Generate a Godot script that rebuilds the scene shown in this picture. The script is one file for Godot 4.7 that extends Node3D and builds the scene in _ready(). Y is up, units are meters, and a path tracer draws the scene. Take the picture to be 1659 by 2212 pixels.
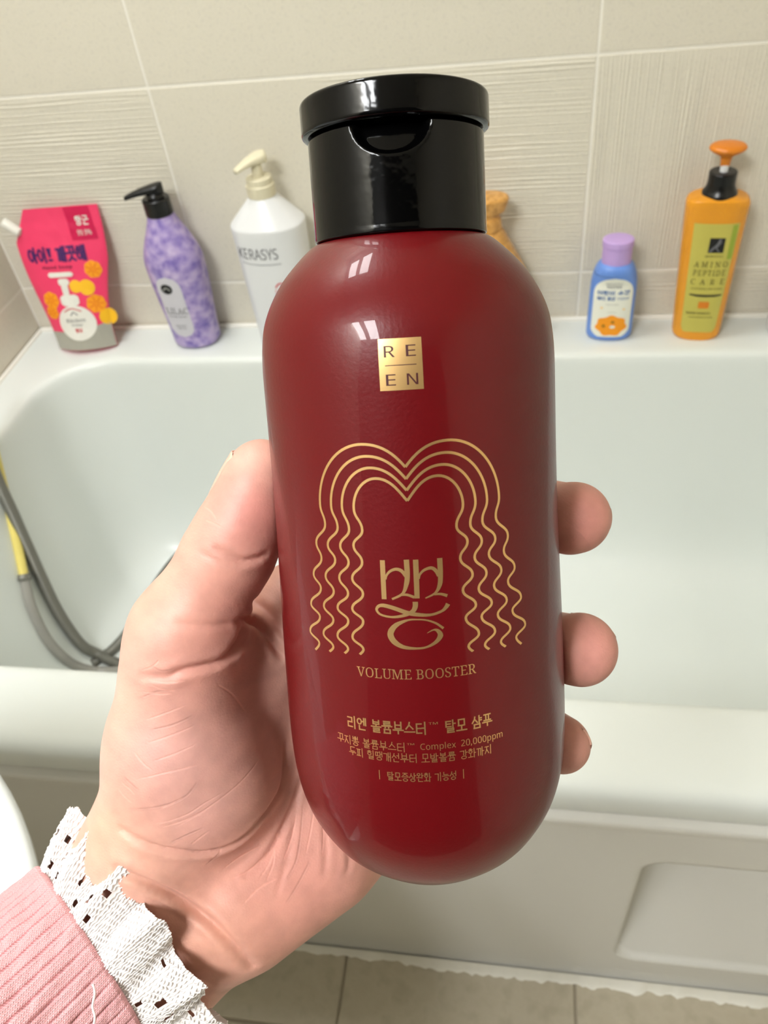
extends Node3D

# ------------------------------------------------------------------ camera frame
const F := 1690.0
const PP := Vector2(829.5, 1106.0)
const CAM := Vector3(0.0, 1.2, 1.12)
var cam_right := Vector3(0.98634, -0.10096, -0.13015)
var cam_down := Vector3(0.01976, -0.71187, 0.70203)
var cam_fwd := Vector3(-0.16353, -0.69501, -0.70015)
var M := {}
var used := {}
var rng := RandomNumberGenerator.new()

func at(px: float, py: float, depth: float) -> Vector3:
	# a point of the world that was measured in the photograph, at its depth in metres before the lens
	return CAM + depth * ((px - PP.x) / F * cam_right + (py - PP.y) / F * cam_down + cam_fwd)

# ------------------------------------------------------------------ scene helpers
func numbered(n: String) -> String:
	if not used.has(n):
		used[n] = 0
		return n
	used[n] += 1
	return "%s_%03d" % [n, used[n]]

func thing(called: String, label: String, category: String, where: Vector3, basis_ := Basis.IDENTITY, group := "") -> Node3D:
	var o := Node3D.new()
	o.name = numbered(called)
	add_child(o)
	o.transform = Transform3D(basis_, where)
	o.set_meta("label", label)
	o.set_meta("category", category)
	if group != "":
		o.set_meta("group", group)
	return o

func part(called: String, mesh: Mesh, m: Material, parent: Node, label := "") -> MeshInstance3D:
	var o := MeshInstance3D.new()
	o.name = called
	o.mesh = mesh
	o.material_override = m
	parent.add_child(o, true)
	if label != "":
		o.set_meta("label", label)
	return o

func struct(called: String, mesh: Mesh, m: Material, label: String) -> MeshInstance3D:
	var o := part(called, mesh, m, self, label)
	o.set_meta("kind", "structure")
	o.set_meta("category", called.split("_")[0])
	return o

# ------------------------------------------------------------------ mesh helpers
func finish(v: PackedVector3Array, idx: PackedInt32Array, uv := PackedVector2Array(), col := PackedColorArray()) -> ArrayMesh:
	# smooth normals from the faces (front faces run clockwise)
	var n := PackedVector3Array()
	n.resize(v.size())
	for t in range(0, idx.size(), 3):
		var a := idx[t]
		var b := idx[t + 1]
		var c := idx[t + 2]
		var fn := (v[c] - v[a]).cross(v[b] - v[a])
		n[a] += fn
		n[b] += fn
		n[c] += fn
	for i in n.size():
		n[i] = n[i].normalized() if n[i].length_squared() > 1e-24 else Vector3.UP
	return raw(v, n, idx, uv, col)

func raw(v: PackedVector3Array, n: PackedVector3Array, idx: PackedInt32Array, uv := PackedVector2Array(), col := PackedColorArray()) -> ArrayMesh:
	var a := []
	a.resize(Mesh.ARRAY_MAX)
	a[Mesh.ARRAY_VERTEX] = v
	a[Mesh.ARRAY_NORMAL] = n
	a[Mesh.ARRAY_INDEX] = idx
	if uv.size() == v.size() and uv.size() > 0:
		a[Mesh.ARRAY_TEX_UV] = uv
	if col.size() == v.size() and col.size() > 0:
		a[Mesh.ARRAY_COLOR] = col
	var m := ArrayMesh.new()
	m.add_surface_from_arrays(Mesh.PRIMITIVE_TRIANGLES, a)
	return m

func grid(rows: Array, closed: bool, flip := false, uv_scale := Vector2.ONE) -> ArrayMesh:
	# rows of equally many points; neighbours are joined by quads; closed rows join their ends
	var nv := rows.size()
	var nu: int = rows[0].size()
	var v := PackedVector3Array()
	var uv := PackedVector2Array()
	for j in nv:
		v.append_array(rows[j])
		for i in nu:
			uv.append(Vector2(float(i) / nu, float(j) / maxi(1, nv - 1)) * uv_scale)
	var idx := PackedInt32Array()
	for j in nv - 1:
		for i in (nu if closed else nu - 1):
			var a := j * nu + i
			var b := j * nu + (i + 1) % nu
			var c := a + nu
			var d := b + nu
			if flip:
				idx.append_array([a, c, b, b, c, d])
			else:
				idx.append_array([a, b, c, b, d, c])
	return finish(v, idx, uv)

func round_poly(pts: Array, steps := 5) -> PackedVector2Array:
	# pts: Vector3(x, y, fillet radius)
	var out := PackedVector2Array()
	for i in pts.size():
		var p := Vector2(pts[i].x, pts[i].y)
		var r: float = pts[i].z
		if r <= 0.0 or i == 0 or i == pts.size() - 1:
			out.append(p)
			continue
		var a := Vector2(pts[i - 1].x, pts[i - 1].y)
		var b := Vector2(pts[i + 1].x, pts[i + 1].y)
		var ra := minf(r, p.distance_to(a) * 0.48)
		var rb := minf(r, p.distance_to(b) * 0.48)
		var s := p + (a - p).normalized() * ra
		var e := p + (b - p).normalized() * rb
		out.append(s + (a - p).normalized() * ra * 0.08)
		for k in steps + 1:
			var t := float(k) / steps
			out.append(s.lerp(p, t).lerp(p.lerp(e, t), t))
		out.append(e + (b - p).normalized() * rb * 0.08)
	return out

func catmull(pts: Array, steps: int) -> PackedVector2Array:
	var out := PackedVector2Array()
	for i in pts.size() - 1:
		var p0: Vector2 = pts[maxi(0, i - 1)]
		var p1: Vector2 = pts[i]
		var p2: Vector2 = pts[i + 1]
		var p3: Vector2 = pts[mini(pts.size() - 1, i + 2)]
		for k in steps:
			out.append(p1.cubic_interpolate(p2, p0, p3, float(k) / steps))
	out.append(pts[pts.size() - 1])
	return out

func catmull3(pts: Array, steps: int) -> PackedVector3Array:
	var out := PackedVector3Array()
	for i in pts.size() - 1:
		var p0: Vector3 = pts[maxi(0, i - 1)]
		var p1: Vector3 = pts[i]
		var p2: Vector3 = pts[i + 1]
		var p3: Vector3 = pts[mini(pts.size() - 1, i + 2)]
		for k in steps:
			out.append(p1.cubic_interpolate(p2, p0, p3, float(k) / steps))
	out.append(pts[pts.size() - 1])
	return out

func se(c: float, e: float) -> float:
	return signf(c) * pow(absf(c), 2.0 / e)

func lathe(prof: PackedVector2Array, n := 48, sx := 1.0, sz := 1.0, e := 2.0) -> ArrayMesh:
	# profile (radius, height) from the bottom up; e is the exponent of the superellipse in plan
	var rows := []
	for p in prof:
		var row := PackedVector3Array()
		for i in n:
			var t := TAU * i / n
			row.append(Vector3(se(sin(t), e) * p.x * sx, p.y, se(cos(t), e) * p.x * sz))
		rows.append(row)
	return grid(rows, true, true)

func loft(rings: Array, n := 64) -> ArrayMesh:
	# rings: [y, half width, half depth, exponent, centre x, centre z]
	var rows := []
	for q in rings:
		var row := PackedVector3Array()
		for i in n:
			var t := TAU * i / n
			row.append(Vector3(q[4] + se(sin(t), q[3]) * q[1], q[0], q[5] + se(cos(t), q[3]) * q[2]))
		rows.append(row)
	return grid(rows, true, true)

func ring_at(rings: Array, y: float) -> Array:
	for k in rings.size() - 1:
		var a: Array = rings[k]
		var b: Array = rings[k + 1]
		if y >= a[0] and y <= b[0] and b[0] > a[0]:
			var t: float = (y - a[0]) / (b[0] - a[0])
			var o := []
			for j in 6:
				o.append(lerpf(a[j], b[j], t))
			return o
	return rings[rings.size() - 1]

func front_of(rings: Array, off: float) -> Callable:
	# (x, y) in metres -> [point on the front of a lofted body, its normal]
	var z_of := func(x: float, y: float) -> float:
		var q := ring_at(rings, y)
		var u := clampf(absf((x - q[4]) / maxf(q[1], 1e-6)), 0.0, 0.999)
		return q[5] + q[2] * pow(1.0 - pow(u, q[3]), 1.0 / q[3])
	return func(x: float, y: float) -> Array:
		var z: float = z_of.call(x, y)
		var dx: float = (z_of.call(x + 0.0005, y) - z_of.call(x - 0.0005, y)) / 0.001
		var dy: float = (z_of.call(x, y + 0.0005) - z_of.call(x, y - 0.0005)) / 0.001
		var n := Vector3(-dx, -dy, 1.0).normalized()
		return [Vector3(x, y, z) + n * off, n]

func tube(path: PackedVector3Array, radius, n := 10, cap := true) -> ArrayMesh:
	var rows := []
	var up := Vector3(0.31, 0.94, 0.17).normalized()
	for i in path.size():
		var t := (path[mini(i + 1, path.size() - 1)] - path[maxi(i - 1, 0)]).normalized()
		if absf(t.dot(up)) > 0.98:
			up = Vector3(0.9, 0.1, 0.4).normalized()
		var a := (up - t * up.dot(t)).normalized()
		up = a
		var b := t.cross(a)
		var r: float = radius if radius is float else radius[i]
		var row := PackedVector3Array()
		for k in n:
			var w := TAU * k / n
			row.append(path[i] + (a * cos(w) + b * sin(w)) * r)
		if cap and i == 0:
			var z := PackedVector3Array()
			z.resize(n)
			z.fill(path[i] - t * r * 0.3)
			rows.append(z)
		rows.append(row)
		if cap and i == path.size() - 1:
			var z := PackedVector3Array()
			z.resize(n)
			z.fill(path[i] + t * r * 0.3)
			rows.append(z)
	return grid(rows, true, false)

func join(meshes: Array) -> ArrayMesh:
	var st := SurfaceTool.new()
	st.begin(Mesh.PRIMITIVE_TRIANGLES)
	for m in meshes:
		var x: Transform3D = m[1] if m is Array else Transform3D()
		st.append_from(m[0] if m is Array else m, 0, x)
	return st.commit()

func box(a: Vector3, b: Vector3) -> ArrayMesh:
	var bm := BoxMesh.new()
	bm.size = b - a
	return join([[bm, Transform3D(Basis.IDENTITY, (a + b) / 2.0)]])

func patch(map: Callable, outline: Callable, nu: int, nv: int) -> ArrayMesh:
	# a label that lies on a surface: outline(s, t in 0..1) -> Vector2 on the surface
	var v := PackedVector3Array()
	var n := PackedVector3Array()
	var uv := PackedVector2Array()
	var idx := PackedInt32Array()
	for j in nv + 1:
		for i in nu + 1:
			var p: Vector2 = outline.call(float(i) / nu, float(j) / nv)
			var q: Array = map.call(p.x, p.y)
			v.append(q[0])
			n.append(q[1])
			uv.append(Vector2(float(i) / nu, 1.0 - float(j) / nv))
	for j in nv:
		for i in nu:
			var a := j * (nu + 1) + i
			idx.append_array([a, a + nu + 1, a + 1, a + 1, a + nu + 1, a + nu + 2])
	return raw(v, n, idx, uv)

func round_rect(cx: float, cy: float, w: float, h: float, r: float) -> Callable:
	return func(s: float, t: float) -> Vector2:
		var y := (t - 0.5) * h
		var d := maxf(0.0, absf(y) - (h / 2.0 - r))
		var half := w / 2.0 - r + sqrt(maxf(0.0, r * r - d * d))
		return Vector2(cx + (s * 2.0 - 1.0) * half, cy + y)

func blob(cx: float, cy: float, rx: float, ry: float, lobes := 0, amp := 0.0) -> Callable:
	return func(s: float, t: float) -> Vector2:
		var w := s * TAU
		var k := t * (1.0 + amp * cos(lobes * w))
		return Vector2(cx + sin(w) * rx * k, cy + cos(w) * ry * k)

# print: ribbons and letters that lie on a surface ------------------------------
class Ink:
	var v := PackedVector3Array()
	var n := PackedVector3Array()
	var idx := PackedInt32Array()

func ink_mesh(k: Ink) -> ArrayMesh:
	return raw(k.v, k.n, k.idx)

func ribbon(k: Ink, map: Callable, pts: PackedVector2Array, widths) -> void:
	var m := pts.size()
	var base := k.v.size()
	for i in m:
		var a := pts[maxi(0, i - 1)]
		var b := pts[mini(m - 1, i + 1)]
		var t := (b - a).normalized()
		var nrm := Vector2(-t.y, t.x)
		var w: float = (widths if widths is float else widths[i]) * 0.5
		if i > 0 and i < m - 1:
			var t1 := (pts[i] - pts[i - 1]).normalized()
			var c := nrm.dot(Vector2(-t1.y, t1.x))
			w = w / maxf(c, 0.6)
		for s in [1.0, -1.0]:
			var p: Vector2 = pts[i] + nrm * w * s
			var q: Array = map.call(p.x, p.y)
			k.v.append(q[0])
			k.n.append(q[1])
	for i in m - 1:
		var a := base + i * 2
		k.idx.append_array([a, a + 2, a + 1, a + 1, a + 2, a + 3])

var fonts := {}
func font_of(name_: String, weight: int, spacing: int) -> Font:
	var key := "%s%d%d" % [name_, weight, spacing]
	if not fonts.has(key):
		var f := SystemFont.new()
		f.font_names = PackedStringArray([name_])
		f.font_weight = weight
		var fv := FontVariation.new()
		fv.base_font = f
		fv.spacing_glyph = spacing
		fonts[key] = fv
	return fonts[key]

func letters(k: Ink, map: Callable, text: String, cx: float, cy: float, width: float, height: float, face := "Droid Sans", weight := 400, spacing := 0) -> void:
	# text fitted into width x height (cap height) round (cx, cy)
	var tm := TextMesh.new()
	tm.text = text
	tm.font = font_of(face, weight, spacing)
	tm.font_size = 64
	tm.pixel_size = 0.01
	tm.depth = 0.0
	tm.curve_step = 1.5
	var a := tm.get_mesh_arrays()
	var v: PackedVector3Array = a[Mesh.ARRAY_VERTEX]
	if v.is_empty():
		return
	var idx: PackedInt32Array = a[Mesh.ARRAY_INDEX] if a[Mesh.ARRAY_INDEX] != null else PackedInt32Array(range(v.size()))
	var lo := Vector2(1e9, 1e9)
	var hi := Vector2(-1e9, -1e9)
	for p in v:
		lo = lo.min(Vector2(p.x, p.y))
		hi = hi.max(Vector2(p.x, p.y))
	var size := hi - lo
	var base := k.v.size()
	for p in v:
		var q: Array = map.call(cx + ((p.x - lo.x) / size.x - 0.5) * width, cy + ((p.y - lo.y) / size.y - 0.5) * height)
		k.v.append(q[0])
		k.n.append(q[1])
	for t in range(0, idx.size(), 3):
		var i0 := idx[t]
		var i1 := idx[t + 1]
		var i2 := idx[t + 2]
		# keep the faces turned outwards
		if (v[i1] - v[i0]).cross(v[i2] - v[i0]).z > 0.0:
			k.idx.append_array([base + i0, base + i2, base + i1])
		else:
			k.idx.append_array([base + i0, base + i1, base + i2])

# Korean syllables, drawn as strokes: each basic letter in a box from (0, 0) bottom left to (1, 1)
var jamo := {}
func make_jamo() -> void:
	var ring := []
	for i in 17:
		ring.append(Vector2(0.5 + 0.44 * sin(TAU * i / 16.0), 0.5 + 0.46 * cos(TAU * i / 16.0)))
	var V := func(list: Array) -> Array:
		var o := []
		for i in range(0, list.size(), 2):
			o.append(Vector2(list[i], list[i + 1]))
		return o
	jamo["g"] = [V.call([0.05, 0.92, 0.9, 0.92, 0.82, 0.02])]
	jamo["n"] = [V.call([0.12, 0.95, 0.12, 0.08, 0.95, 0.08])]
	jamo["d"] = [V.call([0.92, 0.92, 0.12, 0.92, 0.12, 0.08, 0.95, 0.08])]
	jamo["r"] = [V.call([0.08, 0.95, 0.9, 0.95, 0.9, 0.52, 0.1, 0.52, 0.1, 0.06, 0.95, 0.06])]
	jamo["m"] = [V.call([0.1, 0.06, 0.1, 0.94, 0.9, 0.94, 0.9, 0.06, 0.06, 0.06])]
	jamo["b"] = [V.call([0.1, 1.0, 0.1, 0.04, 0.9, 0.04, 0.9, 1.0]), V.call([0.1, 0.55, 0.9, 0.55])]
	jamo["s"] = [V.call([0.52, 1.0, 0.42, 0.55, 0.04, 0.04]), V.call([0.48, 0.6, 0.96, 0.04])]
	jamo["x"] = [ring]
	jamo["j"] = [V.call([0.06, 0.92, 0.94, 0.92]), V.call([0.5, 0.92, 0.42, 0.5, 0.04, 0.04]), V.call([0.48, 0.55, 0.96, 0.04])]
	jamo["t"] = [V.call([0.92, 0.95, 0.12, 0.95, 0.12, 0.06, 0.95, 0.06]), V.call([0.12, 0.52, 0.85, 0.52])]
	jamo["p"] = [V.call([0.05, 0.93, 0.95, 0.93]), V.call([0.02, 0.08, 0.98, 0.08]), V.call([0.3, 0.93, 0.3, 0.08]), V.call([0.7, 0.93, 0.7, 0.08])]
	var small := []
	for q in ring:
		small.append(Vector2(q.x, q.y * 0.62))
	jamo["h"] = [V.call([0.3, 1.0, 0.7, 1.0]), V.call([0.04, 0.78, 0.96, 0.78]), small]
	# vowels
	jamo["a"] = [V.call([0.35, 1.0, 0.35, 0.0]), V.call([0.35, 0.52, 0.95, 0.52])]
	jamo["ae"] = [V.call([0.2, 0.98, 0.2, 0.02]), V.call([0.2, 0.52, 0.8, 0.52]), V.call([0.8, 1.0, 0.8, 0.0])]
	jamo["eo"] = [V.call([0.7, 1.0, 0.7, 0.0]), V.call([0.05, 0.52, 0.7, 0.52])]
	jamo["e"] = [V.call([0.45, 0.98, 0.45, 0.02]), V.call([0.0, 0.52, 0.45, 0.52]), V.call([0.88, 1.0, 0.88, 0.0])]
	jamo["ya"] = [V.call([0.35, 1.0, 0.35, 0.0]), V.call([0.35, 0.66, 0.95, 0.66]), V.call([0.35, 0.36, 0.95, 0.36])]
	jamo["i"] = [V.call([0.55, 1.0, 0.55, 0.0])]
	jamo["o"] = [V.call([0.0, 0.1, 1.0, 0.1]), V.call([0.5, 0.95, 0.5, 0.1])]
	jamo["u"] = [V.call([0.0, 0.85, 1.0, 0.85]), V.call([0.5, 0.85, 0.5, 0.0])]
	jamo["yu"] = [V.call([0.0, 0.85, 1.0, 0.85]), V.call([0.32, 0.85, 0.32, 0.0]), V.call([0.68, 0.85, 0.68, 0.0])]
	jamo["eu"] = [V.call([0.0, 0.5, 1.0, 0.5])]

func syllable(k: Ink, map: Callable, code: String, ox: float, oy: float, w: float, h: float, pen: float) -> void:
	# code "initial.vowel.final"; doubled initials such as "gg" stand side by side
	var c := code.split(".")
	var ini := c[0]
	var vow := c[1]
	var fin := c[2] if c.size() > 2 else ""
	var y0 := 0.42 if fin != "" else 0.0
	var boxes := []
	var init_box := Rect2()
	if vow in ["o", "u", "eu", "yu"]:
		var split := y0 + (1.0 - y0) * 0.44
		init_box = Rect2(0.14, split, 0.72, 1.0 - split)
		boxes.append([vow, Rect2(0.02, y0 + 0.04, 0.96, split - y0 - 0.1)])
	elif vow == "wa":
		init_box = Rect2(0.04, y0 + (1.0 - y0) * 0.5, 0.5, (1.0 - y0) * 0.5)
		boxes.append(["o", Rect2(0.0, y0 + 0.04, 0.6, (1.0 - y0) * 0.38)])
		boxes.append(["a", Rect2(0.66, y0, 0.32, 1.0 - y0)])
	else:
		var narrow := 0.5 if vow in ["ae", "e"] else 0.56
		init_box = Rect2(0.02, y0 + 0.06 * (1.0 - y0), narrow, (1.0 - y0) * 0.86)
		boxes.append([vow, Rect2(narrow + 0.06, y0, 0.94 - narrow, 1.0 - y0)])
	if ini.length() == 2:
		var half := init_box.size.x * 0.47
		boxes.append([ini[0], Rect2(init_box.position, Vector2(half, init_box.size.y))])
		boxes.append([ini[1], Rect2(init_box.position + Vector2(init_box.size.x - half, 0), Vector2(half, init_box.size.y))])
	else:
		boxes.append([ini, init_box])
	if fin != "":
		boxes.append([fin, Rect2(0.16, 0.0, 0.72, 0.34)])
	for b in boxes:
		var r: Rect2 = b[1]
		for line in jamo[b[0]]:
			var pts := PackedVector2Array()
			for p in line:
				pts.append(Vector2(ox + (r.position.x + p.x * r.size.x) * w, oy + (r.position.y + p.y * r.size.y) * h))
			if pts.size() > 8:
				ribbon(k, map, pts, pen)
			else:
				for i in pts.size() - 1:
					var d := (pts[i + 1] - pts[i]).normalized() * pen * 0.5
					ribbon(k, map, PackedVector2Array([pts[i] - d, (pts[i] + pts[i + 1]) * 0.5, pts[i + 1] + d]), pen)

func korean(k: Ink, map: Callable, codes: String, x0: float, y0: float, width: float, h: float, pen: float) -> void:
	# words parted by "/", syllables by blanks; a leading "=" gives Latin text
	var n := 0.0
	var words := codes.split("/")
	for wd in words:
		for s in wd.split(" "):
			n += 0.58 * (s.length() - 1) if s.begins_with("=") else 1.0
	n += 0.4 * (words.size() - 1)
	var step := width / n
	var x := x0
	for wd in words:
		for s in wd.split(" "):
			if s.begins_with("="):
				var tw := step * 0.58 * (s.length() - 1)
				if s == "=TM":
					letters(k, map, "TM", x + tw * 0.5, y0 + h * 0.88, tw * 0.7, h * 0.2)
				else:
					letters(k, map, s.substr(1), x + tw * 0.5, y0 + h * 0.5, tw * 0.96, h * 0.95)
				x += tw
			else:
				syllable(k, map, s, x + step * 0.05, y0, step * 0.9, h, pen)
				x += step
		x += step * 0.4

# ------------------------------------------------------------------ materials
func std(color: Color, rough := 0.5, metal := 0.0) -> StandardMaterial3D:
	var m := StandardMaterial3D.new()
	m.albedo_color = color
	m.roughness = rough
	m.metallic = metal
	return m

func noise_tex(seed_: int, freq: float, ramp: Array, size := 512, octaves := 4, type := FastNoiseLite.TYPE_SIMPLEX_SMOOTH) -> NoiseTexture2D:
	var f := FastNoiseLite.new()
	f.seed = seed_
	f.frequency = freq
	f.fractal_octaves = octaves
	f.noise_type = type
	var t := NoiseTexture2D.new()
	t.width = size
	t.height = size
	t.seamless = true
	t.noise = f
	if ramp.size() > 0:
		var g := Gradient.new()
		var off := PackedFloat32Array()
		var cols := PackedColorArray()
		for i in ramp.size():
			off.append(float(i) / (ramp.size() - 1))
			cols.append(ramp[i])
		g.offsets = off
		g.colors = cols
		t.color_ramp = g
	return t

func triplanar(m: StandardMaterial3D, scale: float, world := true) -> void:
	m.uv1_triplanar = true
	m.uv1_world_triplanar = world
	m.uv1_scale = Vector3.ONE * scale

func bump(m: StandardMaterial3D, t: Texture2D, cm: float) -> void:
	m.heightmap_enabled = true
	m.heightmap_texture = t
	m.heightmap_scale = cm

func make_materials() -> void:
	var grain := noise_tex(3, 0.06, [Color(0.94, 0.94, 0.94), Color(1, 1, 1), Color(0.97, 0.97, 0.96)], 512, 5)
	var tile := std(Color(0.885, 0.862, 0.80), 0.42)
	tile.albedo_texture = grain
	triplanar(tile, 5.0)
	bump(tile, noise_tex(9, 0.12, [], 512, 4), 0.035)
	M.tile = tile
	var ftile := std(Color(0.73, 0.695, 0.615), 0.45)
	ftile.albedo_texture = noise_tex(5, 0.02, [Color(0.92, 0.915, 0.9), Color(1, 1, 1), Color(0.965, 0.96, 0.95)], 512, 5)
	triplanar(ftile, 2.5)
	bump(ftile, noise_tex(19, 0.1, [], 512, 4), 0.03)
	M.floor_tile = ftile
	M.dark_wall = std(Color(0.2, 0.185, 0.17), 0.6)
	M.grout = std(Color(0.945, 0.93, 0.89), 0.8)
	M.floor_grout = std(Color(0.64, 0.6, 0.53), 0.9)
	M.paint = std(Color(0.9, 0.89, 0.86), 0.8)
	var tub := std(Color(0.875, 0.892, 0.876), 0.33)
	tub.metallic_specular = 0.5
	M.tub = tub
	var apron := std(Color(0.86, 0.855, 0.83), 0.35)
	M.apron = apron
	M.sealant = std(Color(0.93, 0.92, 0.88), 0.5)
	M.ceramic = std(Color(0.86, 0.875, 0.875), 0.1)
	# bottle in the hand
	var red := std(Color(0.375, 0.025, 0.048), 0.36)
	red.clearcoat_enabled = true
	red.clearcoat = 0.28
	red.metallic_specular = 0.32
	red.clearcoat_roughness = 0.03
	bump(red, noise_tex(41, 0.03, [], 512, 3), 0.0025)
	triplanar(red, 60.0, false)
	M.red = red
	var black := std(Color(0.01, 0.01, 0.011), 0.09)
	black.metallic_specular = 0.36
	bump(black, noise_tex(43, 0.02, [], 256, 3), 0.004)
	triplanar(black, 40.0, false)
	M.black = black
	var gold := std(Color(0.88, 0.72, 0.48), 0.36, 0.9)
	M.gold = gold
	M.wine = std(Color(0.26, 0.02, 0.03), 0.5)
	# bottles on the ledge
	var lilac := std(Color(1, 1, 1), 0.3)
	lilac.albedo_texture = noise_tex(51, 0.022, [Color(0.34, 0.28, 0.62), Color(0.5, 0.43, 0.72), Color(0.67, 0.6, 0.8), Color(0.76, 0.68, 0.84), Color(0.88, 0.84, 0.93)], 512, 4)
	triplanar(lilac, 4.2, false)
	M.lilac = lilac
	M.label_grey = std(Color(0.83, 0.82, 0.85), 0.5)
	M.pump_black = std(Color(0.02, 0.02, 0.025), 0.28)
	M.white_plastic = std(Color(0.9, 0.905, 0.91), 0.3)
	M.cream = std(Color(0.88, 0.85, 0.74), 0.35)
	var amber := std(Color(0.88, 0.66, 0.36), 0.2)
	amber.albedo_texture = noise_tex(53, 0.03, [Color(0.7, 0.66, 0.6), Color(1, 1, 1), Color(0.8, 0.75, 0.65)], 256, 3)
	triplanar(amber, 9.0, false)
	M.amber = amber
	M.blue = std(Color(0.42, 0.58, 0.88), 0.38)
	M.cap_lilac = std(Color(0.76, 0.64, 0.87), 0.4)
	M.label_white = std(Color(0.93, 0.93, 0.88), 0.5)
	M.orange = std(Color(0.9, 0.6, 0.13), 0.25)
	M.orange_pump = std(Color(0.86, 0.5, 0.1), 0.35)
	M.lime = std(Color(0.77, 0.73, 0.34), 0.4)
	M.lime_shade = std(Color(0.6, 0.67, 0.2), 0.4)
	M.ink_black = std(Color(0.05, 0.05, 0.05), 0.6)
	M.ink_grey = std(Color(0.4, 0.4, 0.42), 0.6)
	M.ink_pale = std(Color(0.62, 0.62, 0.6), 0.6)
	M.ink_blue = std(Color(0.2, 0.4, 0.66), 0.6)
	M.ink_red = std(Color(0.8, 0.2, 0.24), 0.6)
	M.ink_navy = std(Color(0.26, 0.07, 0.36), 0.6)
	M.ink_wine = std(Color(0.5, 0.06, 0.24), 0.6)
	M.ink_olive = std(Color(0.3, 0.26, 0.07), 0.6)
	M.fruit = std(Color(0.98, 0.62, 0.08), 0.5)
	M.fruit_dark = std(Color(0.9, 0.45, 0.06), 0.5)
	M.fruit_yellow = std(Color(0.97, 0.74, 0.1), 0.5)
	M.leaf = std(Color(0.55, 0.4, 0.06), 0.6)
	var pink := std(Color(0.94, 0.25, 0.42), 0.28)
	bump(pink, noise_tex(61, 0.02, [], 256, 3), 0.05)
	triplanar(pink, 9.0, false)
	M.pouch = pink
	M.pouch_tag = std(Color(0.8, 0.05, 0.3), 0.35)
	M.pouch_base = std(Color(0.66, 0.65, 0.6), 0.25)
	M.pouch_white = std(Color(0.9, 0.89, 0.85), 0.4)
	# hoses
	var hose := std(Color(0.47, 0.465, 0.43), 0.38, 0.3)
	M.hose = hose
	M.hose_clear = std(Color(0.6, 0.59, 0.56), 0.3)
	M.yellow = std(Color(0.9, 0.83, 0.46), 0.4)
	# clothes
	M.knit = std(Color(0.95, 0.7, 0.715), 0.9)
	M.knit.rim_enabled = true
	M.knit.rim = 0.4
	bump(M.knit, knit_texture(), 0.02)
	M.knit.uv1_scale = Vector3(1, 1, 1)
	M.lace = std(Color(0.95, 0.93, 0.92), 0.9)
	M.thread = std(Color(0.96, 0.86, 0.86), 0.9)
	M.nail = std(Color(0.93, 0.74, 0.66), 0.22)

func knit_texture() -> ImageTexture:
	# one column of stitches: little V shapes
	var im := Image.create(64, 64, false, Image.FORMAT_L8)
	for y in 64:
		for x in 64:
			var u := absf(x / 63.0 - 0.5) * 2.0
			var ph := fposmod(y / 64.0 * 2.0 + u * 0.8, 1.0)
			var h := pow(sin(ph * PI), 0.7) * (0.35 + 0.65 * sin(PI * clampf(u * 0.9 + 0.08, 0.0, 1.0)))
			im.set_pixel(x, y, Color(h, h, h))
	return ImageTexture.create_from_image(im)

# ================================================================== the scene
func _ready() -> void:
	rng.seed = 7
	# camera
	var cam := Camera3D.new()
	cam.name = "camera"
	cam.projection = Camera3D.PROJECTION_PERSPECTIVE
	cam.keep_aspect = Camera3D.KEEP_HEIGHT
	cam.fov = rad_to_deg(2.0 * atan(1106.0 / F))
	cam.near = 0.01
	cam.far = 20.0
	add_child(cam)
	cam.transform = Transform3D(Basis(cam_right, -cam_down, -cam_fwd).orthonormalized(), CAM)
	var lens := CameraAttributesPhysical.new()
	lens.frustum_focal_length = 6.9
	lens.exposure_aperture = 8.5
	lens.frustum_focus_distance = 0.168
	cam.attributes = lens
	cam.fov = rad_to_deg(2.0 * atan(1106.0 / F))
	# surroundings
	var we := WorldEnvironment.new()
	we.name = "environment"
	var env := Environment.new()
	env.background_mode = Environment.BG_COLOR
	env.background_color = Color(0.02, 0.02, 0.02)
	env.tonemap_mode = Environment.TONE_MAPPER_LINEAR
	env.tonemap_exposure = 1.06
	env.sdfgi_enabled = true
	env.ssao_enabled = true
	env.ssil_enabled = true
	we.environment = env
	add_child(we)
	# the room's main lamp, behind the camera on the left, and the tube lamp above the bathtub
	lamp("ceiling_lamp", "ceiling lamp with two wide bright panels near the wall facing the bathtub", Vector3(-0.63, 2.292, 1.85), Vector2(0.2, 0.6), 2, 1.75, 5.0)
	lamp("tube_lamp", "ceiling lamp with two long bright tubes above the bathtub", Vector3(-0.62, 2.292, 0.34), Vector2(0.12, 0.42), 2, 0.36, 9.0)
	make_materials()
	make_jamo()
	room()
	bathtub()
	washbasin()
	hoses()
	refill_pouch()
	lilac_bottle()
	white_bottle()
	amber_bottle()
	blue_bottle()
	orange_bottle()
	edge_container()
	held_bottle()
	person()

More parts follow.
